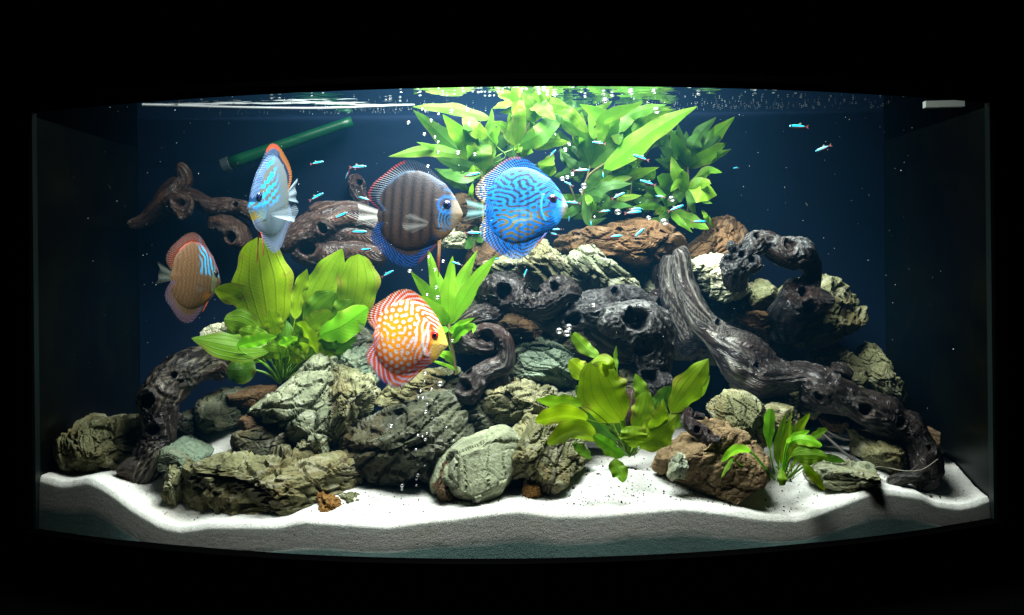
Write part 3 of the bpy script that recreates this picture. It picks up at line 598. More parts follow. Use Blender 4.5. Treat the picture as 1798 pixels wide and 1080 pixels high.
wood('long smooth driftwood trunk running down the right slope to sand',
    [('P', [(1188,436,12,.135),(1195,450,17,.135),(1201,500,20,.13),(1226,556,22,.12),(1262,592,26,.11),(1302,622,41,.095),(1345,655,38,.085),(1385,662,27,.075),(1412,662,31,.07),(1448,684,42,.06),(1500,708,33,.05),(1550,735,36,.045),(1575,748,29,.042),(1598,760,33,.04),(1620,792,26,.03),(1624,830,27,.025),(1612,852,18,.02),(1606,866,9,.018)]),
     ('P', [(1176,447,9,.14),(1172,480,14,.14),(1184,540,18,.135),(1215,600,18,.13)]),
     ('E', [(1420,880,60,.02),(1340,925,46,.005),(1250,945,44,-.005),(1185,965,26,-.01)]),
     ('E', [(820,235,40,.05),(880,250,52,.05),(950,300,44,.05)])],
    [('E',1108,530,50,.0),('E',1320,598,36,.0),('E',825,452,30,.0),('E',880,240,24,.02),('E',420,250,18,.02),('D',560,735,24,.06),('E',640,215,16,.02),('E',1480,760,22,.0)], 83, palef=.6, groove=.9, gnarl=1.15, mid=(.060, .042, .036), tint=(.13, .070, .052), pale=(.50, .50, .43))
wood('dark root mass in shade left of long smooth driftwood trunk',
    [('D', [(130,270,40,.16),(120,360,66,.16),(110,480,66,.165),(140,640,110,.165),(260,760,140,.165),(400,880,140,.16)]), ('D', [(110,560,60,.15),(40,520,40,.15)])],
    [], 89, palef=.1, dark=(.014, .010, .010), mid=(.038, .024, .020))
wood('knobbly hollowed driftwood head at upper right with many holes',
    [('D', [(620,480,66,.09),(620,400,90,.075),(640,320,104,.065),(700,250,84,.06),(760,180,84,.065),(830,180,78,.07),(900,225,88,.07),(980,250,104,.07),(1060,260,104,.07),(1120,300,66,.075)]),
     ('D', [(1085,250,78,.075),(1135,330,62,.08),(1140,410,64,.085),(1100,500,100,.085),(1040,560,136,.09),(980,660,116,.10),(950,760,96,.11),(930,860,80,.115)]),
     ('D', [(940,480,80,.095),(1040,510,96,.085),(1150,560,92,.075),(1250,570,58,.07),(1290,570,34,.07)]),
     ('D', [(590,230,34,.06),(600,190,36,.055),(610,175,26,.055)]), ('D', [(1070,190,46,.065),(1120,180,34,.065),(1135,170,22,.065)]), ('D', [(660,330,80,.06),(740,310,76,.055),(800,290,56,.05)]),
     ('D', [(880,160,36,.07),(900,135,26,.07),(905,122,14,.07)])],
    [('D',712,176,36,.02),('D',742,248,36,.0),('D',803,290,32,.0),('D',668,285,32,.0),('D',825,122,26,.02),('D',1048,192,38,.02),('D',1170,520,36,.02),('D',1215,620,44,.02),('D',590,195,18,.02),('D',565,350,26,.02)], 97,
    palef=.8, groove=1.1, gnarl=1.1, pale=(.38, .42, .42), dark=(.010, .013, .016), mid=(.036, .038, .042), tint=(.07, .04, .032))
wood('small knobbly reddish wood with tube hole on rust brown rock',
    [('F', [(385,170,26,-.03),(385,220,48,-.03),(375,290,58,-.035),(440,345,64,-.04),(520,400,62,-.045),(560,460,62,-.05),(560,520,50,-.05),(560,560,30,-.05)]), ('F', [(560,470,40,-.05),(610,455,36,-.06),(650,450,34,-.07)]), ('F', [(430,230,30,-.03),(480,250,34,-.03),(530,255,26,-.03)])],
    [('F',350,275,32,-.06),('F',645,448,20,-.09),('F',500,400,26,-.07)], 101, palef=.7, gnarl=1.2, pale=(.45, .44, .4), mid=(.075, .035, .032), tint=(.09, .04, .035), step=.0011, group='pieces of driftwood')
wood('short upright fibrous brown stump behind front sword plant leaves',
    [('M', [(715,415,36,.03),(720,450,46,.03),(715,540,50,.025),(690,640,54,.02),(680,740,56,.02),(680,860,60,.02)])], [], 107, palef=.2, dark=(.05, .022, .018), mid=(.12, .055, .04), step=.0012)
# thin fallen twigs and the beaded cord
def stick(name, label, cat, key, pts, mat, n=40, group=None):
    C = np.array([W(key, x, y, yy) for (x, y, r, yy) in pts]); R = np.array([r*MPX(key, yy) for (x, y, r, yy) in pts])
    Q = catmull(np.column_stack([C, R]), n); T, A, B = frames(Q[:, :3]); ph = np.linspace(0, 2*math.pi, 10, endpoint=False)
    V = (Q[:, None, :3]+(A[:, None]*np.cos(ph)[None, :, None]+B[:, None]*np.sin(ph)[None, :, None])*Q[:, None, 3:4]).reshape(-1, 3); c = V.mean(0)
    return tag(link(name, mesh_np(name, V-c, grid_faces(n, 10, True)), mat, None, c), label, cat, group)
twig_m = flat_mat('twig_bark', (.022, .020, .016), .6, .3)
stick('twig', 'long thin dark twig slanting down to sand behind small right plant', 'twig', 'E', [(770,650,7,.05),(850,720,9,.03),(930,790,9,.015),(1060,880,8,-.005)], twig_m)
stick('twig', 'short dark twig crossing above the long thin twig on white sand', 'twig', 'E', [(780,625,8,.06),(850,668,9,.05),(900,688,8,.045),(945,695,4,.04)], twig_m)
# ================================================================== water plants
def leaf_mat(name, c0, c1, old, veins='long', trans=.45, rough=.45):
    t = NT(name); tone = t.attr('tone')
    uv = t.n('ShaderNodeTexCoord').outputs['UV']; sp = t.n('ShaderNodeSeparateXYZ'); t.l(uv, sp.inputs[0])
    s = t.math('ABSOLUTE', sp.outputs[0]); v = t.obj_vec(5.0)
    n1 = t.noise(v, 40, 4, .6); n2 = t.noise(v, 240, 3, .6)
    c = t.mix(t.math('ADD', tone, t.math('MULTIPLY', t.math('SUBTRACT', n1, .5), .9), True), c0, c1)
    c = t.mix(t.math('MULTIPLY', t.ramp(t.math('ADD', n1, t.math('MULTIPLY', s, .12)), [(.60, 0.0), (.78, 1.0)]), .32), c, old)
    c = t.mix(t.math('MULTIPLY', t.ramp(t.math('ADD', s, t.math('MULTIPLY', t.math('SUBTRACT', n1, .5), 1.5)), [(.86, 0.0), (1.12, 1.0)]), .6), c, tuple(x*.8 for x in old))
    c = t.mix(t.math('MULTIPLY', t.ramp(n2, [(.66, 0.0), (.74, 1.0)]), .35), c, (.05, .06, .01))
    if veins == 'long':
        h = t.math('MINIMUM', s, t.math('MINIMUM', t.math('ABSOLUTE', t.math('SUBTRACT', s, .42)), t.math('ABSOLUTE', t.math('SUBTRACT', s, .76))))
        ln = t.ramp(h, [(0.0, 1.0), (.02, .7), (.045, 0.0)])
        cr = t.math('SINE', t.math('ADD', t.math('MULTIPLY', sp.outputs[1], 150), t.math('MULTIPLY', s, -26)))
    else:
        ln = t.ramp(s, [(0.0, 1.0), (.03, .8), (.07, 0.0)])
        cr = t.math('SINE', t.math('ADD', t.math('MULTIPLY', sp.outputs[1], 95), t.math('MULTIPLY', s, -22)))
    crr = t.ramp(cr, [(.72, 0.0), (1.0, 1.0)])
    c = t.mix(t.math('MULTIPLY', ln, .26), c, tuple(x*.42 for x in c0))
    c = t.mix(t.math('MULTIPLY', crr, .10), c, tuple(x*.5 for x in c0))
    hgt = t.math('ADD', t.math('MULTIPLY', ln, -1.0), t.math('ADD', t.math('MULTIPLY', crr, -.35), t.math('MULTIPLY', n1, 1.2)))
    p = t.pbr(c, rough, .22, t.bump(hgt, .0006, .5))
    tb = t.n('ShaderNodeBsdfTranslucent'); t.setv(tb.inputs['Color'], t.mix(.25, c, (1.0, 1.0, .12), 'SCREEN') if False else c)
    m = t.n('ShaderNodeMixShader'); m.inputs[0].default_value = trans; t.l(p, m.inputs[1]); t.l(tb.outputs[0], m.inputs[2])
    return t.done(m.outputs[0])
LM = dict(
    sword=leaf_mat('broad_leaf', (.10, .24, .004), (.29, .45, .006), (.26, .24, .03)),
    dark=leaf_mat('dark_broad_leaf', (.030, .115, .005), (.13, .27, .006), (.15, .16, .015)),  # darker green for part of the broad leaves
    bright=leaf_mat('bright_lance_leaf', (.13, .42, .012), (.30, .62, .03), (.36, .52, .06), 'mid', .5),
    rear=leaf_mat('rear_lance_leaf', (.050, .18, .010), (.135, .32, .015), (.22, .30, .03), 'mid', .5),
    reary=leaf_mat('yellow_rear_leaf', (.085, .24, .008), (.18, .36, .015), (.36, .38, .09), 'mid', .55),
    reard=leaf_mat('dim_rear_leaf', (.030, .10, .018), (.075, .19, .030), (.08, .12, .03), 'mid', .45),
)
stem_m = flat_mat('plant_stem', (.10, .22, .02), .5, .4)
pale_stem = flat_mat('brownish_stem', (.16, .14, .05), .6, .3)
VIEW = np.array([0, 1.0, 0])
def prof(t, kind):
    if kind == 'sword': return np.sin(np.pi*np.clip(t, 0, 1)**.90)**.80*(1-.12*t)+.02*(1-t)
    if kind == 'oval': return np.sin(np.pi*np.clip(t, 0, 1)**1.05)**.55
    if kind == 'blunt': return np.minimum(np.sin(np.pi*np.clip(t*.93, 0, 1)**1.3)**.6, 1)
    return np.clip(t, 0, 1)**.55*(1-t)**.95*2.62+.01                                      # lance
def tube_np(C, R, k=6):
    T, A, B = frames(C); ph = np.linspace(0, 2*math.pi, k, endpoint=False)
    return (C[:, None]+(A[:, None]*np.cos(ph)[None, :, None]+B[:, None]*np.sin(ph)[None, :, None])*R[:, None, None]).reshape(-1, 3)
LEAFN = [0]
def leaf(plant, key, pts, w, mat='sword', kind='sword', tone=.5, tilt=0.0, fold=.18, wave=.15, petiole=0, pw=5, curl=0.0, label=None, name='leaf'):
    """pts: (x, y, depth) along the midrib; the first 'petiole' spans are a bare stalk; w: blade width in zoom pixels"""
    LEAFN[0] += 1; k = LEAFN[0]; r = np.random.default_rng(k*13)
    C = np.array([W(key, *p) for p in pts]); md = np.mean([p[2] for p in pts]); wm = w*MPX(key, md)/2
    nb = 26; tot = len(pts)-1
    full = catmull(C, tot*24+1); st = petiole*24
    if len(pts)-petiole < 2: st = 0
    Bl = full[st:]; s = np.concatenate([[0], np.cumsum(np.linalg.norm(np.diff(Bl, axis=0), axis=1))]); L = s[-1]; s /= s[-1]
    tt = np.linspace(0, 1, nb); M = np.stack([np.interp(tt, s, Bl[:, i]) for i in range(3)], 1)
    T = np.gradient(M, axis=0); T /= np.linalg.norm(T, axis=1, keepdims=True)+1e-12
    side = np.cross(T, VIEW); side /= np.linalg.norm(side, axis=1, keepdims=True)+1e-9
    nor = np.cross(side, T)          # toward or away from the camera
    nor *= np.where(nor[:, 1:2] > 0, -1, 1)
    a = math.radians(tilt)+.25*np.sin(tt*2.2+r.uniform(0, 6))*.5
    sd = side*np.cos(a)[:, None]+nor*np.sin(a)[:, None]; no = -side*np.sin(a)[:, None]+nor*np.cos(a)[:, None]
    ns = 11; ss = np.linspace(-1, 1, ns); pw_ = prof(tt, kind)*wm/max(.45, math.cos(math.radians(tilt)))
    ph1, ph2 = r.uniform(0, 6, 2); fr = r.uniform(2.2, 3.6)
    off = -fold*np.abs(ss)[None, :]*pw_[:, None]
    edge = wave*np.abs(ss)[None, :]**2*wm*(np.sin(tt*fr*6+ph1)[:, None]*np.where(ss > 0, 1, 0)[None]+np.sin(tt*fr*6.7+ph2)[:, None]*np.where(ss <= 0, 1, 0)[None])*np.sin(np.pi*tt)[:, None]
    jag = 1+.08*np.sin(tt*17+ph2)[:, None]*np.abs(ss)[None, :]
    V = M[:, None, :]+sd[:, None, :]*(ss[None, :]*pw_[:, None]*jag)[..., None]+no[:, None, :]*(off+edge)[..., None]
    if curl: V = V+no[:, None, :]*(curl*wm*np.clip(tt-.6, 0, 1)**2*6)[:, None, None]
    V = V.reshape(-1, 3); F = grid_faces(nb, ns); UV = np.stack([np.tile(ss, nb), np.repeat(tt, ns)], 1)
    if st > 0:
        Pc = full[:st+3:2]; R = np.linspace(pw*1.25, pw, len(Pc))*MPX(key, md)*.5
        tv = tube_np(Pc, R); F = np.vstack([F, grid_faces(len(Pc), 6, True, len(V))]); V = np.vstack([V, tv]); UV = np.vstack([UV, np.tile([.55, .3], (len(tv), 1))])
    loc = np.array(plant.location) if plant is not None else V.mean(0)
    me = mesh_np(name, V-loc, F, attrs=dict(tone=np.full(len(V), tone+r.uniform(-.12, .12))), uv=UV)
    o = link(name, me, LM[mat], plant, None if plant is not None else loc)
    if label: o['label'] = label
    return o
def stem(plant, key, pts, w0, w1, mat=None, name='stem'):
    C = catmull(np.array([W(key, *p) for p in pts]), 24); md = np.mean([p[2] for p in pts])
    V = tube_np(C, np.linspace(w0, w1, 24)*MPX(key, md)*.5, 8)
    return link(name, mesh_np(name, V-np.array(plant.location), grid_faces(24, 8, True)), mat or stem_m, plant)

# ---- broad leaved plant, left
y0 = .10
pl = empty('sword_plant', W('N', 610, 1010, y0), 'broad leaved yellow green plant growing at left, tallest leaf behind the thin blue fish', 'plant', 'broad leaved water plants')
rt = (610, 1010, y0)
leaf(pl, 'N', [(625,1000,.10),(590,860,.095),(545,700,.09),(492,390,.085),(452,62,.10)], 385, tone=.85, petiole=2, kind='oval', pw=16, fold=.06, wave=.05, label='tallest and widest leaf of the plant')
leaf(pl, 'N', [(620,1000,.11),(660,800,.12),(700,600,.13),(728,430,.13),(778,268,.125)], 105, tone=.55, petiole=2, tilt=35, wave=.25)
leaf(pl, 'N', [(600,1000,.10),(560,820,.10),(490,640,.10),(350,470,.09),(175,400,.07)], 185, tone=.8, petiole=2, tilt=-15, kind='oval', wave=.16)
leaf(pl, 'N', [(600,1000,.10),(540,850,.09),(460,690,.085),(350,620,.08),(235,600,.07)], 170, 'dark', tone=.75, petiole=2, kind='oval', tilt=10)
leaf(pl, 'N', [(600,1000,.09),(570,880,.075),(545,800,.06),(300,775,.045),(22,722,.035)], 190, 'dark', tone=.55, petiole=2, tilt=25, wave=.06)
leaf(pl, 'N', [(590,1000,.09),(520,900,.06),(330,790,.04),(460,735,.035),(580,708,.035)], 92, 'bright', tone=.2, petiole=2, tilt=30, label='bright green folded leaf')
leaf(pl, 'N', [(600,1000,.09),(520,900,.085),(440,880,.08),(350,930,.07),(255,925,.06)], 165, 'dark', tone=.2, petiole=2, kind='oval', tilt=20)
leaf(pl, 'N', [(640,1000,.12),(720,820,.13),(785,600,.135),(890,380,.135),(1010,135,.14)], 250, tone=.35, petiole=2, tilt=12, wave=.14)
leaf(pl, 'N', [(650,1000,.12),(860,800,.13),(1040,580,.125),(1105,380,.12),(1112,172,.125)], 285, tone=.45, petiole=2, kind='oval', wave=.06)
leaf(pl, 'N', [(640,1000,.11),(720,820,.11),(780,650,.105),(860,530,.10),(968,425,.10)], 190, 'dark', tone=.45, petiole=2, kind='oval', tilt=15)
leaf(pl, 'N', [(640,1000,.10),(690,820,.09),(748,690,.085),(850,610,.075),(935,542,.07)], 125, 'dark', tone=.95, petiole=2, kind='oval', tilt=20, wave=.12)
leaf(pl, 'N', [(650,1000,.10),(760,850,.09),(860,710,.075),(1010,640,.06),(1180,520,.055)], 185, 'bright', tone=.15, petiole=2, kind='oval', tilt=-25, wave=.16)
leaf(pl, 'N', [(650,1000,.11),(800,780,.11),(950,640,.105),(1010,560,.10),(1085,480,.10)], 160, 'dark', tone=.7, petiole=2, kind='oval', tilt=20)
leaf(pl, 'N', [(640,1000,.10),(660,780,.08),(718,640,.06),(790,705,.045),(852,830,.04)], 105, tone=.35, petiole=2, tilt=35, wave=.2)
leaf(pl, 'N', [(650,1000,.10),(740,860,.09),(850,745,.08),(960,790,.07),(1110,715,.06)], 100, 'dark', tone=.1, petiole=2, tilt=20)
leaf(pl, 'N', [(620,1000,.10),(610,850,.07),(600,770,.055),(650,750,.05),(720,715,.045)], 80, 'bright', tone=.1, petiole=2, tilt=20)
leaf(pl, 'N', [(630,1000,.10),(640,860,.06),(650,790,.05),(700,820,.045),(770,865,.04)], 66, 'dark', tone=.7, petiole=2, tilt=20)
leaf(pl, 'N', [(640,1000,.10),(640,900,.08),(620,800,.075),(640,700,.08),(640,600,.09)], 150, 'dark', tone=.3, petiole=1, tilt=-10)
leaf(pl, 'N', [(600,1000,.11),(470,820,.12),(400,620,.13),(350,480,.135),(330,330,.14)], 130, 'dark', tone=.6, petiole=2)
for i, (xa, ya) in enumerate([(440,930),(470,870),(540,860),(580,800),(640,820),(560,900)]):
    stem(pl, 'N', [(xa, ya, .085), ((xa+600)/2, (ya+1000)/2-10, .09), (606, 1015, .10)], 13, 20)

for (a_, L_, w_, dd) in [(-2.6,330,150,.15),(-2.2,420,170,.16),(-1.2,470,170,.16),(-.9,430,160,.15),(-.5,400,150,.15),(-1.75,300,150,.15),(-.25,330,130,.14),(-2.9,300,130,.14)]:
    bx_, by_ = 640+math.cos(a_)*120, 900+math.sin(a_)*160
    leaf(pl, 'N', [(625,1000,.12), (bx_, by_, dd), (bx_+math.cos(a_)*L_*.55, by_+math.sin(a_)*L_*.55, dd), (bx_+math.cos(a_)*L_, by_+math.sin(a_)*L_*.95, dd-.01)], w_, 'dark', 'oval', .35, 12, petiole=1)
rq = np.random.default_rng(19)
for i in range(14):
    a_ = rq.uniform(-2.95, -.2); L_ = rq.uniform(120, 260); bx_, by_ = 620+rq.uniform(-130, 230), 850+rq.uniform(-130, 40); dd = rq.uniform(.06, .14)
    leaf(pl, 'N', [(622,1000,.10), ((bx_+622)/2, (by_+1000)/2, dd), (bx_, by_, dd), (bx_+math.cos(a_)*L_*.55, by_+math.sin(a_)*L_*.5, dd-.01), (bx_+math.cos(a_)*L_, by_+math.sin(a_)*L_*.8, dd-.015)], rq.uniform(75, 130), 'dark' if i % 3 else 'sword', 'oval', rq.uniform(.2, .8), rq.uniform(-25, 25), petiole=2, wave=.18)
# ---- bright lance leaved plant, middle
pl = empty('lance_plant', W('O', 540, 975, .085), 'vivid bright green lance leaved plant growing behind the orange fish', 'plant', 'lance leaved water plants')
nd = (488, 620, .08)
for (mx, my, tx, ty, wd, dm, dt_, tl, tn) in [(340,400,208,228,105,.085,.08,-10,.5),(385,260,338,70,112,.095,.10,0,.45),(488,380,518,122,122,.07,.075,0,.75),(592,290,697,80,112,.095,.10,8,.6),
      (672,320,845,108,120,.075,.07,5,.55),(705,370,805,308,40,.09,.09,30,.4),(385,520,262,405,120,.065,.05,-10,.5),(430,420,400,250,70,.11,.115,20,.3),(560,470,590,330,80,.11,.115,20,.3)]:
    leaf(pl, 'O', [nd, ((nd[0]+mx)/2, (nd[1]+my)/2, (nd[2]+dm)/2), (mx, my, dm), (tx, ty, dt_)], wd*1.0, 'bright', 'lance', tn, tl, .12, .08)
leaf(pl, 'O', [(500,690,.08),(530,660,.07),(590,615,.06),(680,572,.055)], 62, 'bright', 'lance', .25, 15)
leaf(pl, 'O', [(520,760,.08),(560,690,.07),(610,652,.06),(672,638,.055),(665,690,.05)], 80, 'bright', 'lance', .1, 15)
leaf(pl, 'O', [(540,920,.085),(500,860,.075),(440,835,.06),(370,820,.06)], 70, 'bright', 'lance', .2, 20)
leaf(pl, 'O', [(560,960,.085),(480,920,.075),(380,890,.065),(330,880,.06)], 26, 'bright', 'lance', .4, 30)
leaf(pl, 'O', [(480,640,.08),(440,660,.07),(400,640,.06)], 60, 'bright', 'lance', .1, 20)
stem(pl, 'O', [(488,615,.08),(500,720,.08),(525,850,.082),(540,985,.085)], 22, 26, pale_stem)
stem(pl, 'O', [(470,640,.09),(478,740,.09),(520,860,.088),(560,975,.085)], 10, 12)

# ---- broad leaved plant at front, right of centre
pl = empty('sword_plant', W('M', 690, 850, -.045), 'broad leaved yellow green plant on front sand right of centre, its main leaf curled over', 'plant', 'broad leaved water plants')
leaf(pl, 'M', [(690,840,-.045),(670,740,-.05),(640,640,-.055),(520,440,-.065),(462,225,-.06)], 330, tone=.8, petiole=2, kind='oval', tilt=6, wave=.08, pw=14, label='main broad leaf with curled over top')
leaf(pl, 'M', [(560,330,-.078),(540,300,-.085),(555,255,-.085),(500,238,-.075),(440,255,-.07)], 100, tone=.95, petiole=0, kind='oval', tilt=30)
leaf(pl, 'M', [(670,840,-.04),(560,600,-.03),(440,350,-.025),(360,290,-.02),(298,232,-.02)], 125, tone=.9, petiole=2, kind='oval', tilt=15)
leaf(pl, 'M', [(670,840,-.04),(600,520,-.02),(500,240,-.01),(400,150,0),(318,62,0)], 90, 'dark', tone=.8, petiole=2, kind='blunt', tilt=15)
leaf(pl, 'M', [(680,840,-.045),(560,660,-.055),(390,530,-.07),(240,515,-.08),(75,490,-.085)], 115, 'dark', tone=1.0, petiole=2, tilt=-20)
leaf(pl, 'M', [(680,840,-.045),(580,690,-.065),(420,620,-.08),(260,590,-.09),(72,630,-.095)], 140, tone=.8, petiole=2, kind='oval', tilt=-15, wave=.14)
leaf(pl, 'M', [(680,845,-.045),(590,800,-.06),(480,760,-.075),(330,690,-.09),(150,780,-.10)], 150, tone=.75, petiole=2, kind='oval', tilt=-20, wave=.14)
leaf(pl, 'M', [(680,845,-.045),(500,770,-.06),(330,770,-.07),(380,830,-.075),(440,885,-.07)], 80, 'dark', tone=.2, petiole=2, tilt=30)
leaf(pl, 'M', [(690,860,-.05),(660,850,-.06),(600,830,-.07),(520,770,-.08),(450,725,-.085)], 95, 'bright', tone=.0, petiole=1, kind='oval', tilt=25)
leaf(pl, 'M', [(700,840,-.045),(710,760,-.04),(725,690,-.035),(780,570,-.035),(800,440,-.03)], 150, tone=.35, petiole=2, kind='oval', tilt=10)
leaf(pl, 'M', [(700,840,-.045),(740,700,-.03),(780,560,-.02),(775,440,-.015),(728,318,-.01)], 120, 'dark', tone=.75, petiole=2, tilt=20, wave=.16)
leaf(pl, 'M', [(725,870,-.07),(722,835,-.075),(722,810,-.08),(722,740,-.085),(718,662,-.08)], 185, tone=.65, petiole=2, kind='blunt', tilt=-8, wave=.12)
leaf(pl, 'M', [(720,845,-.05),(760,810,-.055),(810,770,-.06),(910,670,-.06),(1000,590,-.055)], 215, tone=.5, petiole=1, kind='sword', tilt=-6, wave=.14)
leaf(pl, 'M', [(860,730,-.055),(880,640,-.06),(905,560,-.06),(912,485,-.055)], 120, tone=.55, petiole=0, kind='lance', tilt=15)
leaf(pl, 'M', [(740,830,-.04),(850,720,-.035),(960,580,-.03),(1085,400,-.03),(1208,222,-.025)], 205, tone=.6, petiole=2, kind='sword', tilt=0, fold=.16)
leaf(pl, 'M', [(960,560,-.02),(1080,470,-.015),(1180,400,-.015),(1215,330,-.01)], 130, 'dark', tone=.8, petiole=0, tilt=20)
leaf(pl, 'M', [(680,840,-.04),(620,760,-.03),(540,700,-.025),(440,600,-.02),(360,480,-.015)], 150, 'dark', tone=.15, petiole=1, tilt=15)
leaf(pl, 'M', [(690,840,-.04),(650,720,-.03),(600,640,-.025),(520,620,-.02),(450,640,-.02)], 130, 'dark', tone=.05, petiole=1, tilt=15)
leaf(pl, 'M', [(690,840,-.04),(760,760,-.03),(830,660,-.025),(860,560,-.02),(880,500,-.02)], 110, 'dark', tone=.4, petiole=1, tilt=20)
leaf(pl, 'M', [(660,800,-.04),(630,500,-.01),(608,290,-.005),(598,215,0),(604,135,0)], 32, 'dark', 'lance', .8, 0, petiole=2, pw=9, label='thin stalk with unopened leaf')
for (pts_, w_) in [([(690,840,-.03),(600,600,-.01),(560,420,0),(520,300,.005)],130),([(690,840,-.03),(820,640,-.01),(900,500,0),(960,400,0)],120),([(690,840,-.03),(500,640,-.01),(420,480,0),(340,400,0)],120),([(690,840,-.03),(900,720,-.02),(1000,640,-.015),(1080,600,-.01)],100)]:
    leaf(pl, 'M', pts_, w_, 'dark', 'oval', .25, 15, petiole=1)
for (xa, ya, d) in [(600,650,-.05),(560,740,-.06),(640,700,-.05),(760,720,-.045),(820,700,-.045)]:
    stem(pl, 'M', [(xa, ya, d), ((xa+690)/2, (ya+850)/2, d), (690, 860, -.045)], 12, 18)
fl = leaf(None, 'M', [(598,872,-.085),(610,930,-.09),(640,985,-.095),(648,1035,-.10)], 120, 'dark', 'sword', .7, -10, name='fallen_leaf')
tag(fl, 'single fallen olive leaf lying on white sand before the front sword plant', 'leaf')

# ---- small plant, right
pl = empty('small_sword_plant', W('Q', 800, 880, -.045), 'small bushy green plant on sand at right, one leaf stretched over the rust brown rock', 'plant', 'broad leaved water plants')
leaf(pl, 'Q', [(740,865,-.05),(620,720,-.07),(500,592,-.09),(350,570,-.095),(205,690,-.10)], 120, 'bright', 'sword', .15, -25, petiole=2, pw=22, label='leaf stretched out to the side on a long stalk')
Q_ = [([(740,810,-.05),(715,700,-.05),(692,570,-.05),(685,380,-.05),(700,160,-.045)],118,'bright','blunt',.05,0,2),([(790,850,-.045),(775,720,-.04),(765,600,-.04),(800,400,-.035),(858,190,-.03)],95,'dark','sword',.9,10,1),
  ([(800,860,-.045),(815,720,-.05),(835,580,-.05),(872,380,-.045),(912,175,-.04)],78,'sword','lance',.4,20,1),([(810,860,-.04),(860,700,-.03),(905,520,-.025),(985,360,-.02),(1090,205,-.02)],120,'sword','oval',.3,20,1),
  ([(820,860,-.045),(830,700,-.06),(860,510,-.065),(960,440,-.07),(1090,375,-.07)],100,'bright','sword',.5,25,2),([(820,860,-.045),(850,680,-.06),(900,490,-.07),(1060,470,-.08),(1215,530,-.085)],105,'bright','oval',.3,-20,2),
  ([(820,870,-.05),(860,750,-.065),(910,640,-.075),(1080,615,-.085),(1275,640,-.09)],200,'dark','sword',.8,-12,2),([(850,870,-.05),(940,780,-.06),(1015,710,-.07),(1135,830,-.08),(1240,975,-.085)],112,'sword','sword',.35,-15,2),
  ([(815,740,-.07),(810,800,-.075),(818,860,-.08),(820,925,-.08)],98,'dark','blunt',.9,0,0),([(840,860,-.035),(980,600,-.015),(1080,470,-.01),(1160,420,-.005),(1265,360,0)],105,'dark','oval',.5,20,2),
  ([(850,870,-.035),(1050,720,-.02),(1200,640,-.01),(1310,660,-.005),(1445,690,0)],100,'dark','sword',.4,20,2),([(790,860,-.04),(790,640,-.02),(800,480,-.015),(830,380,-.01),(860,300,-.01)],90,'dark','sword',.4,0,1),
  ([(800,860,-.04),(850,640,-.03),(880,500,-.03),(905,400,-.025),(900,280,-.02)],80,'sword','lance',.3,0,1),([(810,870,-.04),(930,720,-.04),(980,560,-.03),(1020,450,-.02),(1040,330,-.01)],80,'sword','lance',.5,20,1),
  ([(720,830,-.06),(400,720,-.07),(330,660,-.075),(270,740,-.08),(205,850,-.085)],44,'dark','lance',.9,20,2)]
for p_, w_, m_, k_, tn, tl, pe in Q_: leaf(pl, 'Q', p_, w_, m_, k_, tn, tl, petiole=pe, pw=16, wave=.12)
for i in range(16):
    a = random.uniform(-.9, 1.1); stem(pl, 'Q', [(800+i*9-40, 885, -.05), (830+i*9+a*60, 800, -.05), (850+a*170+i*6, 690+abs(a)*60, -.05)], 8, 5)

# ---- lance leaved plants in the back
def spray(plant, key, node, leaves, mat, dep, seed, wk=1.0):
    r = np.random.default_rng(seed)
    for L in leaves:
        mx, my, tx, ty, wd = L[:5]; m = L[5] if len(L) > 5 else mat; bx, by = (L[6], L[7]) if len(L) > 7 else node
        d0 = dep; d1 = dep+r.uniform(-.03, .015); d2 = dep+r.uniform(-.05, .02)
        leaf(plant, key, [(bx, by, d0), ((bx+mx)/2+r.uniform(-6, 6), (by+my)/2+r.uniform(-6, 6), (d0+d1)/2), (mx, my, d1), (tx, ty, d2)], wd*wk, m, 'lance', r.uniform(.2, .8), r.uniform(-28, 28), .14, .10)
GL = 'lance leaved water plants'
pl = empty('lance_plant', W('R', 720, 1080, .17), 'lance leaved plant spreading wide above the striped brown fish near water surface', 'plant', GL)
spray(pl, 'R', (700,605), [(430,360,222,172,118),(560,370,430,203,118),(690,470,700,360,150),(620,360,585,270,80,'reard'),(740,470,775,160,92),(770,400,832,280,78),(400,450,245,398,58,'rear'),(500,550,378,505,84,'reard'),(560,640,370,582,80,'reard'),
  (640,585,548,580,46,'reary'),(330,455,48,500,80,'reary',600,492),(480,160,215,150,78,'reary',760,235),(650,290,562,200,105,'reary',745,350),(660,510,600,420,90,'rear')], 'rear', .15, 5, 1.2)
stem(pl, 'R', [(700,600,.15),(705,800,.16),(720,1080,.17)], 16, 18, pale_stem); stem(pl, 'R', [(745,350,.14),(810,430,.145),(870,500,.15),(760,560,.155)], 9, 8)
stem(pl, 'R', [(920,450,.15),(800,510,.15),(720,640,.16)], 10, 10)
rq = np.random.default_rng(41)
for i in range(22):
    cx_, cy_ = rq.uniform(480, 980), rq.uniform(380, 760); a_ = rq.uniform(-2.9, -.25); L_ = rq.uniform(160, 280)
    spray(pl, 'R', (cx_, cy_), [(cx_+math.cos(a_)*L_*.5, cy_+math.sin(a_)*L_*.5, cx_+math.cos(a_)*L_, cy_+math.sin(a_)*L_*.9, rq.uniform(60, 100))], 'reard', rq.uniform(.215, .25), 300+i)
pl = empty('lance_plant', W('R', 960, 1060, .19), 'bright yellow green lance leaved plant reaching the water surface above the blue fish', 'plant', GL)
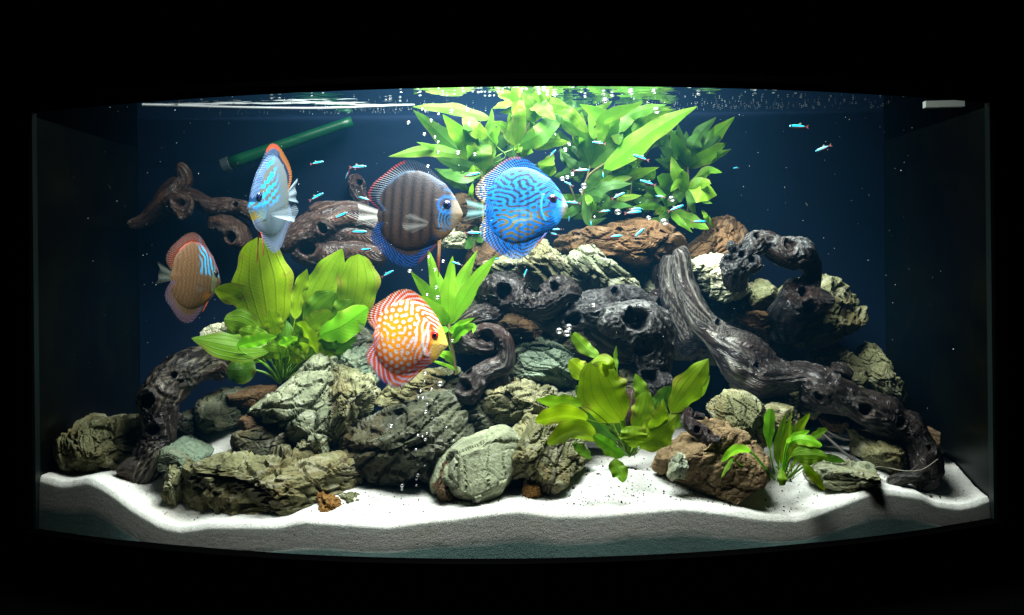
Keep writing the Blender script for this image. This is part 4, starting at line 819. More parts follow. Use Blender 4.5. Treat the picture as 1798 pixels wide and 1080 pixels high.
spray(pl, 'R', (945,430), [(960,250,985,130,118),(870,300,772,252,70,'reary'),(1120,330,1280,170,120,'rear'),(1030,270,1100,170,70,'reary'),(920,330,900,190,80),(1190,405,1325,398,60,'reary',1060,438),(1000,455,1065,470,54,'reary'),(960,440,930,450,50,'reary'),
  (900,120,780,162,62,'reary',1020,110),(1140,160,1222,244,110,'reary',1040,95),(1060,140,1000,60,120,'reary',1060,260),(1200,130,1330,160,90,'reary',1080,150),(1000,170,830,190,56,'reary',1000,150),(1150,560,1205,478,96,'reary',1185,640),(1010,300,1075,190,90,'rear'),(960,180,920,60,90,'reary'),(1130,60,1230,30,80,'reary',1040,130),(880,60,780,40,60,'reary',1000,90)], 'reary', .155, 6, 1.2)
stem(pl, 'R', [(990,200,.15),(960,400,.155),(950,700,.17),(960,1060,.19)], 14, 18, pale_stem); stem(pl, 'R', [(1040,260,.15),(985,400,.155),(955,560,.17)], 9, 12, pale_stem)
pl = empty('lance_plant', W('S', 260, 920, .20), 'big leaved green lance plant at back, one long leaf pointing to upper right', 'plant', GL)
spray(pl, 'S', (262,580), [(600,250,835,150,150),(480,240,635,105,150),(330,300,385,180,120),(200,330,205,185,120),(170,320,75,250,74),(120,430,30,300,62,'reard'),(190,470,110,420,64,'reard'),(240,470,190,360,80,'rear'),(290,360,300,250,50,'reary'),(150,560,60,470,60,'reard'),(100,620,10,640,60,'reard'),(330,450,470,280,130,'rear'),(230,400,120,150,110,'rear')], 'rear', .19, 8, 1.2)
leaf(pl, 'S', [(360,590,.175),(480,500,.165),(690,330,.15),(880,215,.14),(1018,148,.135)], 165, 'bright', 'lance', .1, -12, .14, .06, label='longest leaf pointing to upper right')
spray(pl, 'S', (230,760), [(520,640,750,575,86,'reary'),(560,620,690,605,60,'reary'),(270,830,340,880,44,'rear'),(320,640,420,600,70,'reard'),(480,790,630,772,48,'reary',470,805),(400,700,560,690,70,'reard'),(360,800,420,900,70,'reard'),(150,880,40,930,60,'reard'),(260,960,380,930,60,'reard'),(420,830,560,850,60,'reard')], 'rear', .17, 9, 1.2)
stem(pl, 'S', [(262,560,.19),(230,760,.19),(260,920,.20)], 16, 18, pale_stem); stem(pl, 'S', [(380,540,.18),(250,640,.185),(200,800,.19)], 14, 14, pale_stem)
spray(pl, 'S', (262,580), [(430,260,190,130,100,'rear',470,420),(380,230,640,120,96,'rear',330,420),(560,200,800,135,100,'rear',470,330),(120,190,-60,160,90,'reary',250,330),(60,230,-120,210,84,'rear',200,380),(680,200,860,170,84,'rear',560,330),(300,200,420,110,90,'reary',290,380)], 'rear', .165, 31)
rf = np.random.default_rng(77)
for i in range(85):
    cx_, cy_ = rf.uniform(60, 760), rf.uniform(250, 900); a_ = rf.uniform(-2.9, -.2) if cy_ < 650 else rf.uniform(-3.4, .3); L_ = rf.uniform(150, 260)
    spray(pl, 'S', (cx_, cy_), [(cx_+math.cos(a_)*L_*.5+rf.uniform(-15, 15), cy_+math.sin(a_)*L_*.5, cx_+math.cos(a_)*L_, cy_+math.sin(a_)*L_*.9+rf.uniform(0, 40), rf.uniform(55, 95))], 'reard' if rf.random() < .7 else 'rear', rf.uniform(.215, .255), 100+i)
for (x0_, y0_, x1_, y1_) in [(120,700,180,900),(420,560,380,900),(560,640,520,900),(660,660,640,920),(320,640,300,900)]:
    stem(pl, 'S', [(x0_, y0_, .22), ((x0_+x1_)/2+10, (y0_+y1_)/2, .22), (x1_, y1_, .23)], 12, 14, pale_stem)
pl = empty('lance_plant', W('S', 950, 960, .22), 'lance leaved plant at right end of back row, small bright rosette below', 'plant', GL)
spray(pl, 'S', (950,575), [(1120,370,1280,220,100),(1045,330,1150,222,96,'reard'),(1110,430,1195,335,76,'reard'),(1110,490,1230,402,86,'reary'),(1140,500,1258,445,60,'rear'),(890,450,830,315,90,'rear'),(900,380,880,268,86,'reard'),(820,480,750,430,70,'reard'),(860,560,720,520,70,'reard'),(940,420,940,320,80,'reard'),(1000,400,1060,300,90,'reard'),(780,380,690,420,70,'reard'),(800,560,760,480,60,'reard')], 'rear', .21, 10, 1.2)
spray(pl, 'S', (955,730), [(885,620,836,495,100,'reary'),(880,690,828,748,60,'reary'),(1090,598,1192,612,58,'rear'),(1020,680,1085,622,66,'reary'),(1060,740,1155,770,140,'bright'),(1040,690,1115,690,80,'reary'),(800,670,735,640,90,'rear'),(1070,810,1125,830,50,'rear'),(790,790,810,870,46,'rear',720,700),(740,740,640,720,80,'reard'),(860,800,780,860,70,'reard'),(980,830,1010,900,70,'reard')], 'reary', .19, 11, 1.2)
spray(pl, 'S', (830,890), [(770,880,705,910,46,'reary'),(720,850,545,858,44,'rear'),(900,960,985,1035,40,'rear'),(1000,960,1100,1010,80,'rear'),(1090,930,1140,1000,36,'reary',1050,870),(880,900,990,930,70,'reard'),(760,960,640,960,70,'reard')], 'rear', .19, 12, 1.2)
stem(pl, 'S', [(950,570,.21),(955,740,.21),(950,960,.22)], 14, 18, pale_stem); stem(pl, 'S', [(990,800,.2),(985,880,.2),(990,960,.21)], 14, 14)
pl = empty('lance_plant', W('J', 690, 900, .215), 'dim small green plant low behind tail of the blue fish', 'plant', GL)
spray(pl, 'J', (690,880), [(680,720,690,660,34,'bright'),(650,760,625,745,20,'reary'),(650,900,640,980,60,'rear'),(720,940,740,980,60,'reard'),(700,800,760,760,40,'reary'),(660,860,600,840,40,'reard'),(690,960,650,1010,60,'reard')], 'rear', .2, 14)
# ================================================================== fish
def nb(pts): return np.array([((a-600)/345., -(b-500)/345.) for a, b in pts])
DORS_B = nb([(812,268),(690,196),(600,168),(500,172),(420,208),(350,270),(302,350),(282,420),(278,470)])
DORS_O = nb([(806,252),(720,178),(660,128),(590,92),(520,78),(450,95),(390,130),(320,190),(250,245),(203,300),(180,352),(196,415),(264,474)])
ANAL_B = nb([(278,578),(298,650),(348,728),(425,783),(520,806),(620,793),(720,748),(798,706)])
ANAL_O = nb([(266,584),(228,650),(214,712),(240,768),(280,800),(340,860),(420,915),(510,942),(590,930),(660,872),(740,786),(802,712)])
BODY = np.vstack([nb([(966,500),(958,480),(934,430),(900,370),(856,312),(818,266)]), DORS_B[1:-1]*1.012, nb([(270,484),(258,530),(270,570)]), ANAL_B[1:-1]*1.012, nb([(802,716),(846,684),(884,642),(914,590),(944,545),(966,514)])])
SIL = np.vstack([nb([(962,492),(934,430),(900,370),(850,305)]), DORS_O, ANAL_O, nb([(820,704),(870,660),(905,605),(945,545)])])
THG = np.linspace(-math.pi, math.pi, 721); RB = ray_poly(BODY, THG); RS = ray_poly(SIL, THG); RS = np.maximum(RS, RB)
RB = np.convolve(np.concatenate([RB[-5:-1], RB, RB[1:5]]), np.ones(5)/5, 'same')[4:-4]
def arc(pts, n):
    C = catmull(np.column_stack([pts, np.zeros(len(pts))]), 200)[:, :2]; s = np.concatenate([[0], np.cumsum(np.linalg.norm(np.diff(C, axis=0), axis=1))])
    t_ = np.linspace(0, s[-1], n); return np.stack([np.interp(t_, s, C[:, 0]), np.interp(t_, s, C[:, 1])], 1)
# ---- reaction-diffusion like pattern fields on a raster of the fish's flank
GN, GX0, GZ0, GD = 256, -1.65, -1.55, 3.1/256
def turing(lam, ax=1.0, ang=0.0, bias=0.0, iters=14, seed=0, bw=.28):
    r = np.random.default_rng(seed); u = r.normal(size=(GN, GN))
    fx = np.fft.fftfreq(GN, GD)[None, :]; fz = np.fft.fftfreq(GN, GD)[:, None]
    ca, sa = math.cos(ang), math.sin(ang); a = (ca*fx+sa*fz)*ax; b = (-sa*fx+ca*fz)
    k = np.sqrt(a*a+b*b)*lam; K = np.exp(-((k-1)/bw)**2)
    for _ in range(iters):
        u = np.real(np.fft.ifft2(np.fft.fft2(u)*K)); u /= u.std()+1e-9; u = np.tanh(1.8*(u+bias))
    return u
def samp(img, x, z):
    i = np.clip((x-GX0)/GD, 0, GN-1.01); j = np.clip((z-GZ0)/GD, 0, GN-1.01); a = i.astype(int); b = j.astype(int); f = i-a; g = j-b
    return img[b, a]*(1-f)*(1-g)+img[b, a+1]*f*(1-g)+img[b+1, a]*(1-f)*g+img[b+1, a+1]*f*g
def mixc(c, m, d): return c*(1-m[:, None])+np.asarray(d)[None]*m[:, None]
def polar(x, z):
    th = np.arctan2(z, x); r = np.hypot(x, z); return th, r/np.interp(th, THG, RS), r/np.interp(th, THG, RB)
def n2(x, z, f, seed, o=3): return fbm(np.stack([x*f, z*f, 0*x], 1), o, seed)
EX, EZ = nb([(838, 436)])[0]
def gill(x, z, w=.03):               # curved gill cover edge behind the eye
    d = np.hypot((x-.86)*1.0, (z-.02)*.8); return np.exp(-((d-.44)/w)**2)*(x < .72)*(z < .30)*(z > -.36)
U1 = turing(.112, 1.55, 0, .10, 9, 3, .33); U2 = turing(.145, 1.0, 0, .0, 16, 5); U3 = turing(.055, 2.2, 0, .0, 10, 7); USP = turing(.150, 1.0, 0, .40, 9, 12, .36)
def stripes(x, z, k, slant, seed, warp=.35):
    th, s, sb = polar(x, z); return np.sin(k*(th+slant*(s-1))+warp*4*n2(x, z, 2.6, seed, 2))
def skin_blue(x, z, part):
    th, s, sb = polar(x, z)
    up = z > 0
    out = sstep(.66, .86, s)
    st = np.where(up, stripes(x, z, 34, 3.0, 1, .6), stripes(x, z, 34, -2.6, 2, .6))
    lines = samp(U1, x, z)*(1-out)+out*st*.9
    dark = sstep(.04, .34, -lines-.02)
    c = np.tile(np.array([.003, .105, .44]), (len(x), 1))*(1+.18*n2(x, z, 9, 4))[:, None]
    dk = mixc(np.tile(np.array([.010, .014, .035]), (len(x), 1)), sstep(.1, -.35, z)*sstep(.8, .6, s)*sstep(-.75, -.4, x), (.13, .10, .012))
    c = c*(1-dark[:, None])+dk*dark[:, None]
    for b in (-.12, .10): c = c*(1-.38*np.exp(-((x-b)/.035)**2)*(s < .8))[:, None]
    hd = sstep(.60, .70, x-.25*np.abs(z))
    hs = np.sin((z*.9+.55*x)*42+3*n2(x, z, 3, 9)); hc = mixc(np.tile(np.array([.015, .19, .55]), (len(x), 1)), sstep(.25, .6, hs)*(z > .1), (.012, .02, .09))
    c = c*(1-hd[:, None])+hc*hd[:, None]
    c = mixc(c, sstep(.16, .05, np.hypot((x-EX-.02)*1.2, z-EZ+.16))*.8, (.01, .05, .35))
    c = mixc(c, sstep(.86, 1.0, x)*.8+0*x, (.22, .30, .24)); c = mixc(c, np.exp(-((x-.98)/.09)**2-((z+.10)/.14)**2)*.7, (.36, .30, .14))
    c = mixc(c, gill(x, z, .02), (.03, .24, .50)); c = mixc(c, gill(x+.075, z, .018)*.7, (.02, .02, .06))
    c = mixc(c, sstep(.93, 1.0, s)*(x < -.1)*(z > 0)*.75, (.30, .10, .05)); c = mixc(c, (x < -.95)*sstep(.2, .5, samp(U3, x, z))*.8, (.45, .35, .12))
    if part == 'clear': c = np.tile(np.array([.25, .55, .60]), (len(x), 1))
    if part == 'pelvic': c = mixc(np.tile(np.array([.40, .10, .02]), (len(x), 1)), sstep(-.2, .4, n2(x, z, 7, 3)), (.02, .12, .45))
    return c
def skin_orange(x, z, part):
    th, s, sb = polar(x, z); up = z > 0; out = sstep(.70, .84, s)
    c = np.tile(np.array([.88, .24, .004]), (len(x), 1)); c = mixc(c, sstep(.35, .85, s), (.78, .075, .008))
    c = mixc(c, np.exp(-(((x+.45)/.42)**2+((z-.05)/.38)**2)), (.92, .38, .003))
    sp = -samp(USP, x, z); th2 = np.where(np.exp(-(((x+.55)/.34)**2+((z-.12)/.34)**2)) > .45, .55, .12)
    rows = samp(U2, x, z)
    st = np.where(up, stripes(x, z, 30, 2.2, 21, .6), stripes(x, z, 32, -1.8, 22, .6))
    v = np.where(x > .18, np.where(np.abs(z) < .5, .75*np.sin((x*1.0-.12*z)*40+4.2*n2(x, z, 2.3, 33, 2)), sp), sp)
    v = np.where(x < .18, sp+.48-th2, v)
    v = v*(1-out)+(st-.1)*out
    white = sstep(.0, .28, v-.05)
    wc = mixc(np.tile(np.array([.70, .58, .62]), (len(x), 1)), out*(z < 0), (.62, .50, .80))
    c = c*(1-white[:, None])+wc*white[:, None]
    c = mixc(c, sstep(.93, 1.0, s)*(z < -.3)*.75*(x < .3), (.045, .04, .34)); c = mixc(c, sstep(.95, 1.0, s)*(z > .1)*(x < .3)*.6, (.70, .26, .05))
    c = mixc(c, sstep(.90, 1.0, s)*(x < -.75)*.7, (.28, .14, .05))
    f = sstep(.56, .72, x-.30*np.maximum(z, 0)+.22*np.minimum(z+.2, 0))
    c = mixc(c, f*.93, (.84, .52, .05)); c = mixc(c, np.exp(-((x-.95)/.16)**2-((z+.15)/.2)**2)*.6, (.88, .66, .30))
    c = mixc(c, gill(x, z, .03)*.85, (.70, .72, .78)); c = mixc(c, gill(x+.08, z, .018)*.8, (.85, .40, .05)); c = mixc(c, gill(x-.09, z, .02)*.45, (.60, .55, .62))
    if part == 'clear': c = np.tile(np.array([.10, .11, .10]), (len(x), 1)) if True else c
    if part == 'pelvic': c = mixc(np.tile(np.array([.62, .07, .015]), (len(x), 1)), sstep(.1, .5, np.sin(x*50+z*30)), (.10, .02, .03))
    return c
def skin_brown(x, z, part): return skin_brown0(x, z, part)*(.9 if part == 'clear' else np.array([.36, .35, .37]))
def skin_brown0(x, z, part):
    th, s, sb = polar(x, z)
    c = np.tile(np.array([.085, .062, .050]), (len(x), 1)); c = mixc(c, sstep(.1, -.7, z)*.8, (.11, .055, .025)); c = mixc(c, sstep(.2, .9, z)*.6, (.035, .040, .065))
    for b, w_ in ((-.82, .055), (-.60, .06), (-.36, .065), (-.12, .065), (.12, .06), (.36, .05)):
        c = mixc(c, np.exp(-((x-b-.03*z)/w_)**2)*(s < .86)*.8*sstep(-.85, -.5, z), (.014, .012, .016))
    c = c*(1+.07*samp(U3, x, z))[:, None]
    o = sstep(.80, .87, s)
    c = mixc(c, o*(z > 0)*(x < .6), (.010, .020, .055)); c = mixc(c, np.exp(-((s-.80)/.035)**2)*(z > 0)*(x < -.1)*.55, (.10, .22, .36))
    c = mixc(c, sstep(.2, .6, stripes(x, z, 88, 1.4, 41, .2))*o*(z > .35)*.45, (.09, .21, .32))
    c = mixc(c, sstep(.94, .965, s)*(z > .05)*(x < -.35)*.95, (.50, .035, .03))
    st = stripes(x, z, 52, -2.4, 42, .3); c = mixc(c, sstep(.72, .84, s)*(z < -.3)*(x < .55), (.012, .012, .035))
    c = mixc(c, sstep(.05, .45, st)*sstep(.74, .84, s)*(z < -.25)*(x < .5), (.015, .16, .70)); c = mixc(c, sstep(.90, .97, s)*(z < -.4)*(x > .05)*(x < .6)*.8, (.28, .03, .04))
    f = sstep(.62, .86, x-.12*z); c = mixc(c, f*.9, (.40, .36, .28)); c = mixc(c, np.exp(-((x-.72)/.075)**2)*(z > -.5)*(z < .7)*.85, (.018, .020, .045))
    c = mixc(c, sstep(-.1, -.5, z)*sstep(.35, .6, x), (.34, .20, .08)); c = mixc(c, np.exp(-((x-.99)/.1)**2-((z+.12)/.16)**2)*.8, (.46, .32, .12))
    gq = np.hypot((x-.80), (z+.16)*.75); w = sstep(.36, .28, gq)*(x < .80)*(z < .16)*(z > -.42)
    c = mixc(c, w*sstep(.25, .6, np.sin(gq*95+3*n2(x, z, 5, 8))), (.02, .30, .72)); c = mixc(c, np.exp(-((np.hypot(x-EX, z-EZ)-.185)/.03)**2)*(x < .80)*.9, (.015, .22, .75))
    c = mixc(c, sstep(.35, .7, np.sin(z*38+x*9))*(x > .62)*(z > .25)*(z < .55)*.8, (.02, .16, .60))
    if part == 'clear': c = np.tile(np.array([.42, .46, .44]), (len(x), 1))
    if part == 'pelvic': c = mixc(np.tile(np.array([.60, .26, .04]), (len(x), 1)), sstep(-.9, -1.2, z), (.45, .015, .01))
    return c
def skin_pale(x, z, part): return skin_pale0(x, z, part)*np.array([.42, .47, .52])*(1.35 if part == 'clear' else 1)
def skin_pale0(x, z, part):
    th, s, sb = polar(x, z)
    c = np.tile(np.array([.17, .21, .22]), (len(x), 1)); c = mixc(c, sstep(-.2, -.8, x)*.5, (.26, .22, .13))
    c = mixc(c, sstep(.15, .5, samp(U3, x, z))*.55, (.13, .17, .22)); c = mixc(c, sstep(-.25, -.75, z)*.6, (.22, .29, .36))
    b = samp(U1, x, z*1.0)*.5+.75*np.sin((z*.95+.30*x)*34+4*n2(x, z, 2.5, 4, 2)); hd = sstep(-.35, .10, x)*sstep(-.15, .05, z)
    c = mixc(c, hd*.75, (.16, .13, .08)); c = mixc(c, hd*sstep(-.1, .25, b), (.03, .50, 1.25))
    c = mixc(c, sstep(-.02, -.25, z)*sstep(.45, .7, x), (.62, .42, .06)); gq = np.hypot((x-.80), (z+.10)*.75)
    c = mixc(c, sstep(.38, .30, gq)*(x < .82)*(z < .18)*sstep(.1, .4, np.sin(gq*90)), (.06, .36, .62))
    o = sstep(.74, .82, s)
    c = mixc(c, o*(z > .1), (.012, .055, .15)); c = mixc(c, sstep(.1, .5, stripes(x, z, 84, 1.2, 51, .2))*o*(z > .2)*(x > -.5)*.9, (.28, .40, .62))
    c = mixc(c, sstep(.90, .93, s)*(z > .1)*(x < .1)*(x > -.75), (1.1, .16, .06)); c = mixc(c, sstep(.84, .9, s)*(z > .0)*(x < -.55), (.85, .27, .06))
    c = mixc(c, sstep(.76, .86, s)*(z < -.3)*.8, (.22, .24, .40)); c = mixc(c, sstep(.2, .6, stripes(x, z, 70, -1.6, 52, .2))*sstep(.76, .86, s)*(z < -.3), (.40, .52, .70))
    if part == 'clear': c = np.tile(np.array([.50, .58, .62]), (len(x), 1))
    if part == 'pelvic': c = np.tile(np.array([.66, .06, .02]), (len(x), 1))
    return c
def skin_tan(x, z, part): return skin_tan0(x, z, part)*np.array([.64, .40, .27])
def skin_tan0(x, z, part):
    th, s, sb = polar(x, z)
    c = np.tile(np.array([.135, .105, .070]), (len(x), 1)); c = mixc(c, sstep(.05, .45, samp(U3, x, z))*.6, (.17, .19, .15)); c = mixc(c, sstep(.1, .5, np.sin(x*46+2*n2(x, z, 4, 3)))*.35*(s < .8), (.05, .04, .04))
    b = .7*np.sin((x*1.0+.25*z)*36+5*n2(x, z, 2.2, 14, 2)); hd = sstep(-.15, .12, x)*sstep(.04, .18, z)
    c = mixc(c, hd*sstep(-.05, .25, b), (.03, .75, 2.2)); gq = np.hypot((x-.80), (z+.05)*.8)
    c = mixc(c, sstep(.38, .32, gq)*(x < .76)*.8, (.12, .17, .12)); c = mixc(c, sstep(.38, .32, gq)*(x < .74)*sstep(.1, .5, np.sin(x*80+z*8)), (.20, .46, .36))
    c = mixc(c, sstep(-.30, -.55, z)*sstep(.15, .45, x)*(s < .98), (.46, .27, .05)); o = sstep(.80, .87, s)
    c = mixc(c, np.exp(-((s-.82)/.035)**2)*(z > .2)*.7, (.34, .035, .03)); c = mixc(c, o*(z > .2)*.75, (.17, .07, .075)); c = mixc(c, o*sstep(.1, .5, stripes(x, z, 74, 1.3, 61, .3))*(z > .25)*.8, (.26, .24, .36))
    c = mixc(c, o*(z < -.2), (.12, .08, .11)); c = mixc(c, sstep(.1, .5, stripes(x, z, 52, -2.0, 62, .3))*o*(z < -.2)*.9, (.16, .22, .62))
    if part == 'clear': c = np.tile(np.array([.14, .26, .34]), (len(x), 1))
    if part == 'pelvic': c = np.tile(np.array([.70, .20, .04]), (len(x), 1))
    return c
t = NT('fish_skin'); cc = t.attr('Col', 'Color'); tc = t.n('ShaderNodeTexCoord').outputs['Object']
vo = t.n('ShaderNodeTexVoronoi'); t.l(tc, vo.inputs['Vector']); vo.inputs['Scale'].default_value = 420
cc = t.mix(t.math('MULTIPLY', t.ramp(vo.outputs['Distance'], [(.25, 0.0), (.75, 1.0)]), .12), cc, t.mix(.6, cc, (.0, .0, .0)))
skin_m = t.done(t.pbr(cc, .45, .2, t.bump(vo.outputs['Distance'], .0004, .4)))
t = NT('fish_fin'); cc = t.attr('Col', 'Color'); uv = t.n('ShaderNodeTexCoord').outputs['UV']; sp = t.n('ShaderNodeSeparateXYZ'); t.l(uv, sp.inputs[0])
ray = t.math('SINE', t.math('MULTIPLY', sp.outputs[0], 260))
pf = t.pbr(cc, .4, .35, t.bump(ray, .0006, .5)); tb = t.n('ShaderNodeBsdfTranslucent'); t.l(cc, tb.inputs[0]); m1 = t.n('ShaderNodeMixShader'); m1.inputs[0].default_value = .35
t.l(pf, m1.inputs[1]); t.l(tb.outputs[0], m1.inputs[2]); m2_ = t.n('ShaderNodeMixShader'); tr2 = t.n('ShaderNodeBsdfTransparent'); t.l(t.attr('alpha'), m2_.inputs[0]); t.l(tr2.outputs[0], m2_.inputs[1]); t.l(m1.outputs[0], m2_.inputs[2]); fin_m = t.done(m2_.outputs[0])
t = NT('clear_fin'); cc = t.attr('Col', 'Color'); uv = t.n('ShaderNodeTexCoord').outputs['UV']; sp = t.n('ShaderNodeSeparateXYZ'); t.l(uv, sp.inputs[0])
ray = t.ramp(t.math('SINE', t.math('MULTIPLY', sp.outputs[0], 95)), [(.2, .28), (.9, .75)])
pf = t.pbr(cc, .4, .3); trn = t.n('ShaderNodeBsdfTransparent'); m1 = t.n('ShaderNodeMixShader'); t.l(t.math('MULTIPLY', ray, t.attr('alpha')), m1.inputs[0])
t.l(trn.outputs[0], m1.inputs[1]); t.l(pf, m1.inputs[2]); clearfin_m = t.done(m1.outputs[0])
def gloss_mat(name, col): return flat_mat(name, col, .12, .6)
def fish_discus(label, skin, centre, half, yaw, pitch, iris, pupil, roll=0.0, pect=True, splay=.07, tail_a=.9, pect_a=.5, tail_swing=0.0, zs=1.0, pelv=(640, 880), pelv2=None):
    """centre: world point of the body's middle; half: half body length in metres; yaw 0 swims to +X"""
    root = empty('discus_fish', centre, label, 'fish', 'disc shaped cichlids')
    root.rotation_euler = (Matrix.Rotation(yaw, 3, 'Z') @ Matrix.Rotation(-pitch, 3, 'Y') @ Matrix.Rotation(roll, 3, 'X')).to_euler()
    T0 = .135
    def thick(x, z):
        th, s, sb = polar(x, z); return T0*np.clip(1-np.clip(sb, 0, 1)**2.5, 0, 1)**.75*(1+.25*np.exp(-((x-.45)/.4)**2))
    nth, nsr = 190, 62
    th = np.linspace(-math.pi, math.pi, nth, endpoint=False); ss = np.linspace(0, 1, nsr)**.8; R = np.interp(th, THG, RB)
    X = (np.cos(th)*R)[None]*ss[:, None]; Z = (np.sin(th)*R)[None]*ss[:, None]
    x, z = X.ravel(), Z.ravel(); y = thick(x, z)
    y = y+.012*gill(x, z, .05)*(ss.repeat(nth) < .97)-.010*np.exp(-((x-.97)/.10)**2-((z+.055)/.012)**2)
    V = np.concatenate([np.stack([x, -y, z*zs], 1), np.stack([x[:-nth], y[:-nth], z[:-nth]*zs], 1)])
    F1 = grid_faces(nsr, nth, True); n1 = nsr*nth
    F2 = grid_faces(nsr-1, nth, True, n1)[:, ::-1]; last = np.arange(nth); a = n1+(nsr-2)*nth+last; b = n1+(nsr-2)*nth+(last+1) % nth
    F3 = np.stack([a, (nsr-1)*nth+last, (nsr-1)*nth+(last+1) % nth, b], 1)[:, ::-1]
    c = skin(V[:, 0], V[:, 2]/zs, 'body')
    link('body', mesh_np('discus_body', V*half, np.vstack([F1, F2, F3])[:, ::-1], cols=np.clip(c, 0, 1)), skin_m, root)
    def fin(name, base, outer, rows=18, part='fin', mat=None, wav=.014, alpha=1.0, nn=100, y0=0.0, splay=0.0, edge=0):
        A = arc(base, nn); B = arc(outer, nn); tt = np.linspace(0, 1, rows); u = np.linspace(0, 1, nn)
        serr = 1-edge*.035*(np.sin(u*150) > .2)
        P = A[None]*(1-tt[:, None, None]*serr[None, :, None])+B[None]*tt[:, None, None]*serr[None, :, None]
        yy = y0+wav*np.sin(u*14)[None]*tt[:, None]+splay*tt[:, None]
        V = np.stack([P[..., 0], np.broadcast_to(yy, P.shape[:2]), P[..., 1]*zs], -1).reshape(-1, 3)
        c = skin(V[:, 0], V[:, 2]/zs, part); al = np.broadcast_to((alpha*(1-.45*tt**3))[:, None], P.shape[:2]).ravel()
        return link(name, mesh_np('discus_'+name, V*half, grid_faces(rows, nn), cols=np.clip(c, 0, 1), attrs=dict(alpha=al), uv=np.stack([np.tile(u, rows), np.repeat(tt, nn)], 1)), mat or fin_m, root)
    fin('dorsal_fin', DORS_B*.985, DORS_O, edge=1); fin('anal_fin', ANAL_B*.985, ANAL_O, edge=1)
    tb_, to_ = nb([(290,492),(284,530),(290,566)]), nb([(84,418),(112,470),(118,525),(108,575),(84,625)])
    o = fin('tail_fin', tb_, to_, 14, 'clear', clearfin_m, .02, tail_a, 60, 0.0, tail_swing)
    if pect:
        for s_ in (-1, 1):
            yb_ = float(thick(np.array([.28]), np.array([-.20]))[0])*s_
            fin('pectoral_fin', nb([(702,572),(698,592),(690,610)]), nb([(590,500),(520,535),(490,590),(515,640),(575,672)]), 12, 'clear', clearfin_m, .02, pect_a, 40, yb_+.006*s_, splay*s_)
    px_, pz_ = pelv; tipn = nb([(px_, pz_)])[0]
    for s_ in (-1, 1):
        b0 = nb([(770,722),(786,716),(800,708)]); tip = tipn if s_ < 0 or pelv2 is None else nb([pelv2])[0]
        fin('pelvic_fin', b0, np.array([tip-[.012, 0], tip, tip+[.012, 0]]) + np.array([[0, 0], [0, -.01], [0, 0]]), 16, 'pelvic', fin_m, .01, 1, 14, .03*s_, .05*s_)
    for s_ in (-1, 1):
        ye = float(thick(np.array([EX]), np.array([EZ]))[0])
        n, F = get_ico(3)
        e = link('eye', mesh_np('discus_eye', n*np.array([.105, .045, .105*zs])*half, F), iris, root, (EX*half, s_*(ye-.006)*half, EZ*zs*half))
        link('pupil', mesh_np('discus_pupil', n*np.array([.056, .018, .056*zs])*half, F), pupil, e, (0, s_*.034*half, 0))
    return root
pup = gloss_mat('black_pupil', (.003, .003, .005))
def at(px, py, d): return W('P', px, py, d)
fish_discus('striped dark brown discus fish with blue anal fin, facing right at centre left', skin_brown, at(734, 373, .05), .0567, math.radians(-8), math.radians(-2.5), gloss_mat('dark_blue_eye', (.006, .014, .07)), pup, tail_a=1.0, pect_a=.2, tail_swing=-.06, zs=1.0, pelv=(790, 1010), pelv2=(760, 930))
fish_discus('electric blue discus fish with dark maze lines, facing right', skin_blue, at(921, 363, .06), .0545, math.radians(-6), math.radians(-1), gloss_mat('dark_red_eye', (.035, .006, .02)), pup, tail_a=.5, pect_a=.15, pelv=(690, 850))
fish_discus('orange discus fish with white spots and a red eye, facing right', skin_orange, at(718, 594, .015), .0477, math.radians(-5), math.radians(-9), gloss_mat('red_eye', (.50, .012, .012)), pup, tail_a=1.0, pect_a=.35, tail_swing=.12, zs=1.06, pelv=(560, 930), pelv2=(640, 900))
fish_discus('thin looking pale blue discus fish turned toward the glass, orange tipped dorsal fin', skin_pale, at(474, 350, .03), .0565, math.radians(180+80), math.radians(-15), gloss_mat('blue_black_eye', (.008, .010, .045)), pup, tail_a=1.1, pect_a=.8, splay=.36, roll=math.radians(-6), zs=1.02, pelv=(800, 960), pelv2=(790, 900))
fish_discus('tan brown discus fish with blue forehead lines, hovering lowest at far left', skin_tan, at(344, 487, .05), .0475, math.radians(72), math.radians(-8), gloss_mat('black_eye', (.010, .012, .025)), pup, tail_a=1.1, pect_a=.3, roll=math.radians(0), zs=1.0, pelv=(700, 820), pelv2=(720, 800))

# ---- neon tetras
nu, nv = 26, 18
u = np.linspace(0, 1, nu); hgt = .090*np.sin(np.pi*np.clip(u*.93+.03, 0, 1)**.80)**.75+.018; hgt[0] = .012; hgt[-1] = .03
ph = np.linspace(0, 2*math.pi, nv, endpoint=False)
V = np.stack([np.repeat(.5-u*.84, nv), (hgt[:, None]*.58*np.cos(ph)[None]).ravel(), (hgt[:, None]*np.sin(ph)[None]).ravel()-.01], 1)
zz = np.sin(np.tile(ph, nu)); uu = np.repeat(u, nv)
c = np.tile(np.array([.06, .06, .055]), (len(V), 1)); c = mixc(c, sstep(.45, .75, zz), (.035, .050, .045)); c = mixc(c, sstep(.0, -.3, zz)*sstep(.42, .55, uu), (.30, .025, .03))
c = mixc(c, sstep(-.12, .02, zz)*sstep(.78, .62, zz)*sstep(.93, .84, uu), (.0, .50, .78))
nbody = mesh_np('neon_body', V, grid_faces(nu, nv, True)[:, ::-1], cols=c)
t = NT('neon_skin'); cc = t.attr('Col', 'Color'); neon_m = t.done(t.pbr(cc, .30, .5)); nbody.materials.append(neon_m)
